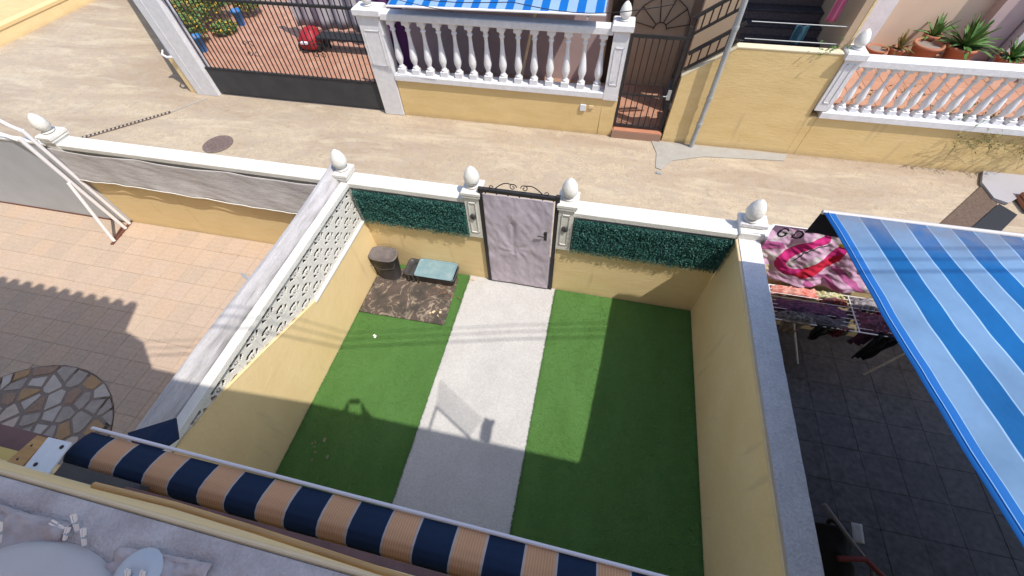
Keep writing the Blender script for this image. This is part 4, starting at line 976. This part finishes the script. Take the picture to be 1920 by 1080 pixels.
for _ in range(2):
    q = [neck[0]]
    for (ax, az), (bx, bz) in zip(neck[:-1], neck[1:]): q += [(.75 * ax + .25 * bx, .75 * az + .25 * bz), (.25 * ax + .75 * bx, .25 * az + .75 * bz)]
    neck = q + [neck[-1]]
def towel_mi(u, v):
    if seg(5.42 + 1.65 * u, 1.10 + .92 * v, [(5.86, 1.52), (5.90, 1.66), (5.98, 1.76), (6.10, 1.80)], .008): return 4
    x = 5.42 + 1.65 * u; z = 1.10 + .92 * v
    for ch, lx, lz in (('G', 5.50, 1.84), ('D', 5.66, 1.84)):
        if lx - .02 < x < lx + .12 and lz - .02 < z < lz + .16 and seg(x - lx, z - lz, GL[ch], .0105): return 4
    if in_poly(x, z, [(6.08, 1.50), (6.30, 1.72), (6.33, 1.60), (6.22, 1.36), (6.10, 1.22), (5.98, 1.26)]): return 2
    if in_poly(x, z, [(6.16, 1.84), (6.26, 1.90), (6.32, 1.85), (6.24, 1.80)]): return 5
    if seg(x, z, neck, .066 + .012 * nz(x * 9, z * 9)): return 1
    if seg(x, z, neck, .082): return 3
    if in_poly(x, z, [(5.42, 1.78), (5.62, 1.76), (5.70, 1.66), (5.42, 1.62)]): return 6
    if z < 1.5 and x > 6.15 and math.sin((x * .8 + z) * 26 + 2 * nz(x * 4, z * 4)) > .25: return 6
    if z < 1.36 and x < 5.72: return 7
    return 0 if nz(x * 5, z * 5) < .25 else 3
tmats = [mat('towel_pale_pink', (.66, .42, .60), .9), mat('towel_magenta', (.62, .03, .22), .9), mat('towel_red', (.62, .02, .06), .9), mat('towel_white', (.68, .60, .64), .9), mat('towel_black', (.02, .015, .03), .9), mat('towel_yellow', (.75, .58, .06), .9), mat('towel_rose', (.48, .12, .32), .9), mat('towel_beige', (.62, .52, .38), .9)]
t = thing('beach_towel', 'pink beach towel with flamingo print hung over the right neighbour\'s wall', 'towel', (6.2, -.06, 1.9))
m = MB(); m.sheet(lambda u, v: (5.42 + 1.65 * u + .01 * nz(u * 4, v * 4), -.06 - .03 * (1 - v) - .03 * math.sin(u * 19 + 3 * v + 2 * nz(u * 3, v * 3)) * (1 - .6 * v) - .035 * nz(u * 8, v * 5) - .012 * nz(u * 22 + v * 9, v * 14), 1.10 + .92 * v + .01 * nz(u * 6)), 300, 168, towel_mi); m.build('towel_cloth', tmats, t)
m = MB(); m.tube([(5.38, -.06, 2.02), (7.1, -.06, 2.02)], .006, 6); m.build('line', M['rack'], t)

# drying rack with clothes
t = thing('drying_rack', 'white wire clothes drying rack behind the patio wall', 'drying rack', (6.5, -.3, 0))
m = MB(); m.tube([(5.82, -.08, 1), (7.6, -.08, 1), (7.6, -.62, 1), (5.82, -.62, 1), (5.82, -.08, 1)], .009, 8); m.build('frame', M['rack'], t)
for k in range(1, 9):
    m = MB(); yy = -.08 - .06 * k; m.tube([(5.82, yy, .998), (7.6, yy, .998)], .004, 6); m.build('wire', M['rack'], t)
m = MB(); m.tube([(6.78, -.08, 1.0), (6.78, -.62, 1.0)], .008, 6); m.build('crossbar', M['rack'], t)
for a, b in (((6.05, -.62, .98), (6.60, -.62, .02)), ((7.5, -.62, .98), (7.45, -.62, .02)), ((6.05, -.12, .98), (6.60, -.12, .02)), ((7.5, -.12, .98), (7.45, -.12, .02))):
    m = MB(); m.tube([a, b], .011, 8); m.build('leg', M['rack'], t)
def garment(name, label, x0, x1, y, dl, dr, col, col2=None, sd=0, width_y=.012, cat='garment', low=.99, taper=0, vs=14):
    t = thing(name, label, cat, ((x0 + x1) / 2, y, low), 'clothes drying on the rack')
    mt_ = mat(name + '_cloth', col, .9, col2=col2, vscale=vs, fine=.12)
    def f(u, v):
        s = -dl + (dl + dr) * v; z = 1.008 + .004 - max(0, abs(s) - width_y); yy = y + max(-width_y, min(width_y, s)) + (.03 * nz(u * 5 + sd, v * 3) + .02 * math.sin(u * 14 + sd)) * min(1, abs(s) * 8)
        k = 1 - taper * abs(s) / max(dl, dr); xc = (x0 + x1) / 2
        return (xc + (x0 + (x1 - x0) * u - xc) * k + .015 * nz(v * 6, sd), yy, z)
    m = MB(); m.sheet(f, 24, 28); m.build('cloth', mt_, t, solid=.004)
    return t
def clump(name, label, x0, x1, y0, y1, z, col, col2, sd, cat='garment', vs=20, h=.05):
    """clothes laid flat across several wires"""
    t = thing(name, label, cat, ((x0 + x1) / 2, (y0 + y1) / 2, z), 'clothes drying on the rack')
    def f(u, v):
        e = math.sin(PI * min(1, max(0, u))) ** .4 * math.sin(PI * v) ** .4
        return (x0 + (x1 - x0) * u + .03 * nz(v * 5, sd), y0 + (y1 - y0) * v + .03 * nz(u * 6, sd + 3), z + h * nz(u * 8 + sd, v * 8) + .03 * e - .08 * (1 - e))
    m = MB(); m.sheet(f, 40, 20); m.build('cloth', mat(name + '_cloth', col, .9, col2=col2, vscale=vs, fine=.3, fscale=70, detail=2), t, solid=.004)
clump('shirt', 'coral red shirt spread at the left end of the rack', 5.84, 6.42, -.19, -.06, 1.03, (.62, .10, .08), (.66, .42, .36), 1, vs=7)
clump('shorts', 'navy and pink patterned shorts spread across the rack', 5.85, 6.72, -.46, -.28, 1.03, (.03, .03, .06), (.20, .07, .14), 2, vs=22, h=.03)
clump('shirt', 'dark grey patterned shirt along the front wires of the rack', 5.86, 6.70, -.60, -.45, 1.02, (.05, .055, .07), (.16, .13, .14), 3, vs=26, h=.03)
clump('towel', 'white hand towel with yellow corner on the rack middle', 6.38, 6.74, -.16, -.08, 1.03, (.60, .58, .50), (.45, .42, .10), 4, vs=12)
clump('shirt', 'small navy and orange top next to the crossbar', 6.45, 6.75, -.24, -.17, 1.03, (.02, .03, .08), (.40, .10, .04), 5, vs=12, h=.02)
clump('dress', 'large dark floral dress bundled right of the crossbar', 6.80, 7.22, -.58, -.30, 1.03, (.05, .03, .05), (.24, .09, .13), 21, vs=18, h=.06)
clump('towel', 'light grey towel folded over the back wires right of the crossbar', 6.80, 7.12, -.26, -.09, 1.03, (.30, .28, .30), (.20, .18, .20), 22, vs=9, h=.04)
clump('shirt', 'black and white striped shirt at the front left of the rack', 5.84, 6.30, -.62, -.50, 1.05, (.02, .02, .025), (.30, .28, .27), 23, vs=30, h=.05)
garment('shirt', 'faded olive shirt hanging at the middle front of the rack', 6.32, 6.72, -.60, .06, .20, (.07, .07, .05), (.14, .12, .10), 24)
garment('shirt', 'grey shirt hanging just right of the crossbar', 6.84, 7.04, -.20, .20, .55, (.20, .18, .20), (.30, .27, .29), 6)
garment('shirt', 'magenta top hanging near the awning edge', 7.08, 7.22, -.28, .18, .40, (.50, .03, .14), (.32, .02, .10), 7)
garment('leggings', 'purple black leggings hanging at the rack front, right', 6.92, 7.12, -.52, .25, .45, (.05, .03, .07), (.12, .05, .12), 8)
garment('bra', 'dark bra hanging low in front of the rack', 6.30, 6.52, -.615, .05, .36, (.012, .014, .02), None, 9, taper=.7)
garment('socks', 'pair of long black stockings hanging at the front right corner', 6.98, 7.28, -.62, .1, .62, (.010, .012, .018), None, 10, taper=.5)
garment('top', 'beige grey vest hanging at the front left corner of the rack', 5.90, 6.22, -.615, .04, .28, (.26, .21, .19), (.16, .13, .12), 11, taper=.4)
garment('top', 'small maroon cloth hanging below the rack front', 6.55, 6.66, -.612, .04, .22, (.14, .03, .05), None, 12)

# folded pushchair at bottom right
t = thing('pushchair', 'folded black pushchair with red trim by the yellow wall', 'pushchair', (6.45, -3.0, 0))
m = MB()
m.sheet(lambda u, v: (6.15 + .34 * u + .03 * nz(v * 4), -2.75 - .62 * v, .42 + .10 * math.sin(PI * u) - .12 * v + .03 * nz(u * 4, v * 6)), 14, 20); m.build('seat', mat('black_fabric', (.012, .012, .014), .9), t, solid=.03)
m = MB(); m.tube([(6.10, -2.62, .75), (6.35, -2.85, .62), (6.62, -3.05, .45), (6.70, -3.25, .25)], .018, 8); m.build('frame', mat('pale_grey_tube', (.16, .17, .22), .5), t)
m = MB(); m.tube([(6.25, -3.05, .55), (6.50, -3.0, .56), (6.72, -3.12, .45)], .026, 8); m.build('trim', mat('dull_red_trim', (.16, .03, .035), .7), t)
wm = MB()
ring = [(.0, .10 * math.cos(a / 16 * 2 * PI), .10 * math.sin(a / 16 * 2 * PI)) for a in range(17)]; wm.tube(ring, .022, 8); wme = wm.mesh('wheel', M['black'])
for (x, y) in ((6.22, -2.62), (6.62, -3.32), (6.30, -3.40), (6.55, -2.72)): inst('wheel', wme, t, (x, y, .13), .3)
m = MB(); m.sheet(lambda u, v: (6.42 + .10 * u, -2.70 - .17 * v, .60 - .03 * v + .01 * nz(u * 5, v * 5)), 4, 6); m.build('blanket', M['whitewall'], t, solid=.004)

# ================================================================ my house, terrace and near awning
t = thing('balcony_house', 'own house front with grey topped balcony parapet', 'house', (2.6, -4.2, 0))
B(-.1, 5.38, -4.35, -4.0, 0, 3.05).build('front_wall', M['yellowp'], t)
B(-.1, 12.5, -7.4, -3.99, 3.051, 3.16).build('balcony_floor', M['terra'], t)
B(-.6, 12.5, -3.985, -3.875, 3.161, 4.05).build('parapet', M['yellowp'], t)
m = MB()
def pt(u, v):
    x = -1.0 + 8 * u; y = -3.862 - .14 * v
    e = min(v, .25) * 4
    return (x, y, 4.143 + .008 * e + .002 * nz(x * 8, v * 4))
m.sheet(pt, 200, 10); m.box(-1.0, 7.0, -4.0, -3.862, 4.05, 4.140); m.build('parapet_top', M['greytop2'], t)
V(-1.0, 7.0, -3.861, -3.848, 4.09, 4.132, b=.004).build('parapet_lip', M['sill'], t)
B(-.1, 9.0, -7.6, -7.4, 3.2, 5.0).build('rear_wall', M['yellowp'], t)
B(-.1, 12.5, -5.0, -4.15, 6.2, 6.32).build('unseen_roof_slab', M['white2'], t)
B(-.1, .1, -7.4, -4.2, 3.17, 4.3).build('end_wall', M['yellowp'], t)
# right neighbour house
t = thing('neighbour_house', 'right neighbour\'s house front, under the balcony line', 'house', (8, -4.4, 0))
B(5.40, 12, -4.6, -4.15, 0, 3.05).build('front_wall', M['yellowp'], t)
# left neighbour's house (its roof edge throws the scalloped shadow)
t = thing('neighbour_house', 'left neighbour\'s house with tiled roof edge, source of the scalloped shadow', 'house', (-3, -4.5, 0))
m = MB(); m.prism([(-.12, -3.47, 7.10), (-.12, -3.80, 6.76), (-.12, -3.70, 5.92), (-.12, -3.90, 4.32), (-.12, -3.98, 0), (-.12, -6, 0), (-.12, -6, 7.6)], (-11, 0, 0)); m.build('wall', M['yellowp'], t)
q = MB(); q.tube([(0, 0, 0), (0, -2.2, .75)], .09, 8); rme = q.mesh('roof_tile', M['pot'])
for k in range(36): inst('roof_tile', rme, t, (-.20 - k * .27, -3.44, 7.14))

# near awning (navy and tan)
t = thing('rolled_awning', 'retracted navy and tan striped awning below the balcony, pale front bar', 'awning', (2.5, -3.7, 3.3))
nm = stripe_mat('navy_tan_canvas', 1.104, .3040, .475, (.50, .25, .135), (.010, .022, .052), thread=.012, edge=(.40, .34, .32), rough=.9, stain=.08)
XA, XB = .955, 4.9
m = MB()
pr = [(-3.672, 3.295), (-3.70, 3.312), (-3.745, 3.33), (-3.785, 3.335), (-3.815, 3.322), (-3.838, 3.295), (-3.85, 3.25), (-3.845, 3.20)]
def na(u, v):
    k = v * (len(pr) - 1); i = min(int(k), len(pr) - 2); f = k - i
    y = pr[i][0] * (1 - f) + pr[i + 1][0] * f; z = pr[i][1] * (1 - f) + pr[i + 1][1] * f
    x = XA + (XB - XA) * u
    return (x, y - .006 * u, z + .003 * nz(x * 5, v * 3))
m.sheet(na, 160, 28); m.prism([(XA + .001, y, z) for y, z in pr] + [(XA + .001, -3.70, 3.20)], (.02, 0, 0)); m.build('canvas', nm, t)
m = MB(); m.tube([(XA - .005, -3.655, 3.30), (XB, -3.676, 3.30)], .009, 10); m.build('front_bar', mat('pale_lilac_bar', (.62, .58, .62), .5), t)
m = MB(); m.bar((XA + .05, -3.70, 3.20), (XB, -3.70, 3.20), .05, .10); m.build('cassette_front', M['maroon'], t)
m = MB(); m.bar((1.45, -3.862, 3.40), (XB, -3.868, 3.40), .035, .05); m.build('back_rail', M['maroon'], t)
m = MB(); m.tube([(1.79, -3.840, 3.9), (2.1, -3.834, 3.9), (2.4, -3.840, 3.9), (2.8, -3.853, 3.9), (XB, -3.92, 3.9)], .010, 12); m.build('support_pole', M['wood'], t)
m = MB(); m.prism([(.90, -3.879, 3.40), (1.038, -3.879, 3.40), (1.026, -3.738, 3.40), (.893, -3.740, 3.40)], (0, 0, .008)); m.build('bracket_plate', M['plate'], t)
for (x, y) in ((.945, -3.855), (1.0, -3.765)):
    m = MB(); m.lathe([(.009, 0), (.009, .004), (.002, .005)], (x, y, 3.408), 8); m.build('bolt', M['black'], t)
m = MB()
for k in range(3): m.bar((1.05 + .0 * k, -3.86 + .012 * k, 3.37), (1.42 + .03 * k, -3.862 + .010 * k, 3.36), .03, .05)
m.build('end_bracket', M['binp'], t)
m = MB(); m.prism([(.83, -3.62, 2.98), (1.072, -3.487, 3.0), (1.170, -3.585, 3.0), (1.12, -3.66, 3.0), (.95, -3.68, 3.0)], (0, 0, .012)); m.build('hanging_flap', M['navy'], t)
t = thing('neighbour_bracket', 'beige wooden awning bracket of the left neighbour, beside the white plate', 'bracket', (.8, -3.8, 3.3))
m = MB(); m.prism([(.775, -3.888, 3.38), (.870, -3.884, 3.38), (.880, -3.745, 3.38), (.815, -3.745, 3.38)], (0, 0, .015)); m.build('bracket_board', M['wood'], t)
for (x, y) in ((.83, -3.79), (.82, -3.855)):
    m = MB(); m.lathe([(.006, 0), (.002, .004)], (x, y, 3.395), 8); m.build('bolt', M['black'], t)
m = MB(); m.bar((-.5, -3.795, 3.30), (.80, -3.785, 3.30), .10, .03); m.build('maroon_rail', M['maroon'], t)
m = MB(); m.bar((-.5, -3.87, 3.32), (.79, -3.862, 3.32), .07, .03); m.build('yellow_ledge', mat('yellow_painted_ledge', (.60, .44, .16), .8), t)

# things on the parapet (bottom left)
t = thing('plastic_bowl', 'upturned pale grey bowl on the balcony parapet', 'bowl', (2.03, -4.08, 4.15))
m = MB(); m.lathe([(.155, 0), (.152, .02), (.138, .04), (.10, .056), (.05, .064), (.01, .066)], (2.12, -4.135, 4.155), 40, sx=1.75, sy=1.2); m.build('bowl_body', M['greyplastic'], t)
t = thing('folded_cloth', 'crumpled grey cloth lying on the parapet at the left edge', 'cloth', (1.9, -3.97, 4.15), 'grey cloths on the parapet')
m = MB(); m.sheet(lambda u, v: (1.55 + .53 * u - .02 * v, -3.925 + .012 * u - .16 * v + .006 * nz(u * 6), 4.165 + .014 * nz(u * 7, v * 5) + .008 * nz(u * 18, v * 14)), 50, 20); m.build('cloth', M['clearp'], t, solid=.006)
t = thing('folded_cloth', 'flat grey cloth with shiny folds on the parapet, right of the bowl', 'cloth', (2.36, -3.95, 4.15), 'grey cloths on the parapet')
m = MB(); m.sheet(lambda u, v: (2.245 + .25 * u - .01 * v, -3.927 + .018 * u - .10 * v, 4.165 + .012 * nz(u * 7 + 5, v * 5) + .006 * nz(u * 18, v * 14)), 40, 20); m.build('cloth', M['clearp'], t, solid=.006)
m = MB(); m.lathe([(.055, 0), (.05, .012), (.02, .016), (.008, .010)], (2.335, -3.965, 4.17), 24); m.build('lid_disc', mat('bluish_grey_disc', (.42, .44, .47), .4), t)
def peg(label, p, a, tilt=.3, ln=.06):
    t = thing('clothes_peg', label, 'clothes peg', p, 'pale clothes pegs on the parapet'); p = Vector(p)
    d = Vector((math.cos(a), math.sin(a), tilt)).normalized(); s = Vector((-math.sin(a), math.cos(a), 0)) * .004
    for g in (-1, 1):
        m = MB(); m.bar(p + s * g * .4, p + d * ln + s * g * .9, .0035, .006); m.build('jaw', M['peg'], t)
    m = MB(); m.tube([p + d * ln * .5 - s * 1.6, p + d * ln * .5 + s * 1.6], .004, 6); m.build('spring', M['steel'], t)
peg('peg standing highest of the group at the cloth edge', (2.105, -3.922, 4.165), 1.9, .9, .045)
peg('peg lying pointing left from the group', (2.075, -3.925, 4.17), 3.0, .1, .045)
peg('lower middle peg beside the bowl', (2.095, -3.945, 4.17), 1.6, .5, .03)
peg('right-hand peg of the group', (2.15, -3.945, 4.165), 1.75, .8, .045)
peg('tall pale peg at the far left edge of the parapet', (1.915, -3.985, 4.175), 1.7, .9, .06)
peg('second tall pale peg near the left edge', (1.94, -3.985, 4.175), 1.6, .8, .055)
peg('peg on the grey cloth near the bottom, left one', (2.325, -3.985, 4.175), 1.6, .8, .035)
peg('peg on the grey cloth near the bottom, right one', (2.36, -3.98, 4.175), 1.5, .8, .035)

# over-parapet drying rack (its shadow falls on the path)
t = thing('folding_airer', 'folding clothes airer hung outside the parapet, shadow on the path', 'drying rack', (4.6, -3.5, 4.9))
m = MB(); m.tube([(4.17, -3.49, 4.9), (4.74, -3.80, 4.9)], .014, 6); m.tube([(4.17, -3.49, 4.9), (4.17, -3.85, 4.9)], .014, 6); m.build('frame', M['rack'], t)
for k in range(18):
    f = k / 17; a = Vector((4.17, -3.49, 4.9)).lerp(Vector((4.70, -3.78, 4.9)), f); b = Vector((4.11, -3.11, 4.9)).lerp(Vector((4.82, -3.51, 4.9)), f)
    m = MB(); m.tube([a, b], .0055, 5); m.build('wire', M['rack'], t)
m = MB(); m.sheet(lambda u, v: (4.85 + .13 * u + .02 * nz(v * 4), -3.50 - .28 * v, 4.9 - .05 * math.sin(PI * u)), 8, 8); m.build('peg_bag', M['shirt'], t, solid=.03)

# overhead cables
def cable(lb, pts, r=.008):
    t = thing('overhead_cable', lb, 'cable', pts[0], 'overhead cables'); P = []
    for i in range(len(pts) - 1):
        a = Vector(pts[i]); b = Vector(pts[i + 1])
        for k in range(10): P.append(a.lerp(b, k / 10) + Vector((0, 0, -.15 * math.sin(PI * k / 10))))
    P.append(Vector(pts[-1])); m = MB(); m.tube(P, r, 5); m.build('wire', M['cable'], t)
for i, dy in enumerate((0, .13, .25)):
    gl = lambda gx: (gx + 3.95, -1.66 + .245 * gx + dy - 1.975, 7.9)
    cable(['nearest overhead cable crossing above the patio', 'middle overhead cable crossing above the patio', 'farthest overhead cable crossing above the patio'][i], [gl(-9), gl(2.5), gl(13)], (.011, .008, .007)[i])
cable('upper black cable strung in front of the blue striped awning', [(-2, 4.0, 2.85), (1.5, 4.0, 2.62), (4.2, 4.0, 2.72)], .007)
cable('slanting black cable at the left end of the blue striped awning', [(-2.6, 4.0, 3.2), (.4, 4.0, 2.42)], .006)

# ================================================================ the photographer on the balcony
t = thing('person', 'person in grey shirt standing on the balcony holding a phone out', 'person', (3.25, -4.45, 3.16))
def skin(name, verts, edges, rad, mt_, parent, root=0, sub=2):
    me = bpy.data.meshes.new(name); base = wloc(parent); me.from_pydata([tuple(Vector(v) - base) for v in verts], edges, []); me.materials.append(mt_)
    o = bpy.data.objects.new(name, me); sc.collection.objects.link(o); o.parent = parent
    s = o.modifiers.new('skin', 'SKIN'); s.use_smooth_shade = True
    for i, r in enumerate(rad): me.skin_vertices[0].data[i].radius = (r, r) if not isinstance(r, tuple) else r
    for i in range(len(verts)): me.skin_vertices[0].data[i].use_root = (i == root)
    q = o.modifiers.new('sub', 'SUBSURF'); q.levels = sub; q.render_levels = sub
    return o
ph = CAM - cf * .018
hands = [ph + cr * s * .085 - cu * .02 for s in (-1, 1)]
vs = [(3.25, -4.45, 4.05), (3.25, -4.45, 4.25), (3.25, -4.46, 4.50), (3.25, -4.45, 4.62), (3.25, -4.43, 4.70), (3.25, -4.42, 4.79), (3.25, -4.42, 4.88)]
ed = [(0, 1), (1, 2), (2, 3), (3, 4), (4, 5), (5, 6)]; rd = [(.15, .11), (.14, .10), (.17, .11), (.08, .08), (.06, .06), (.085, .09), (.07, .08)]
for s, hd in ((-1, hands[0]), (1, hands[1])):
    b = len(vs); sh = Vector((3.25 + s * .19, -4.44, 4.54)); el = Vector((3.25 + s * .36, -4.02, 4.88)); wr = Vector(hd) - Vector((0, .05, .07)) + Vector((s * .02, 0, 0)); pm = Vector(hd) - Vector((0, .02, .03))
    vs += [tuple(sh), tuple(el), tuple(wr), tuple(pm)]; ed += [(2, b), (b, b + 1), (b + 1, b + 2), (b + 2, b + 3)]; rd += [.058, .052, .036, (.042, .026)]
    for j in range(4):
        k = len(vs); o1 = pm + cu * (-.02 + .018 * j) + cr * s * .022; o2 = o1 - cr * s * .012 + cf * .018; vs += [tuple(o1), tuple(o2)]; ed += [(b + 3, k), (k, k + 1)]; rd += [.009, .008]
for s in (-1, 1):
    b = len(vs); vs += [(3.25 + s * .09, -4.45, 3.95), (3.25 + s * .11, -4.43, 3.60), (3.25 + s * .11, -4.46, 3.26), (3.25 + s * .12, -4.35, 3.20)]; ed += [(0, b), (b, b + 1), (b + 1, b + 2), (b + 2, b + 3)]; rd += [.085, .06, .042, .035]
skin('body', vs, ed, rd, M['skin'], t)
skin('shirt', [(3.25, -4.45, 4.0), (3.25, -4.45, 4.25), (3.25, -4.46, 4.50), (3.06, -4.44, 4.54), (2.97, -4.30, 4.66), (3.44, -4.44, 4.54), (3.53, -4.30, 4.66)], [(0, 1), (1, 2), (2, 3), (3, 4), (2, 5), (5, 6)], [(.17, .125), (.16, .12), (.185, .125), .075, .062, .075, .062], M['shirt'], t)
m = MB(); m.lathe([(.105, 0), (.115, .05), (.105, .11), (.07, .155), (.01, .17)], (3.25, -4.435, 4.83), 16); m.build('hair', M['hair'], t)
t = thing('phone', 'black phone held out over the parapet by both hands', 'phone', ph)
m = MB(); a = cr * .078; b = cu * .036; c = cf * .004; P0 = ph
m.add([P0 - a - b - c, P0 + a - b - c, P0 + a + b - c, P0 - a + b - c, P0 - a - b + c, P0 + a - b + c, P0 + a + b + c, P0 - a + b + c], [(3, 2, 1, 0), (4, 5, 6, 7), (0, 1, 5, 4), (1, 2, 6, 5), (2, 3, 7, 6), (3, 0, 4, 7)]); m.build('case', M['phone'], t)
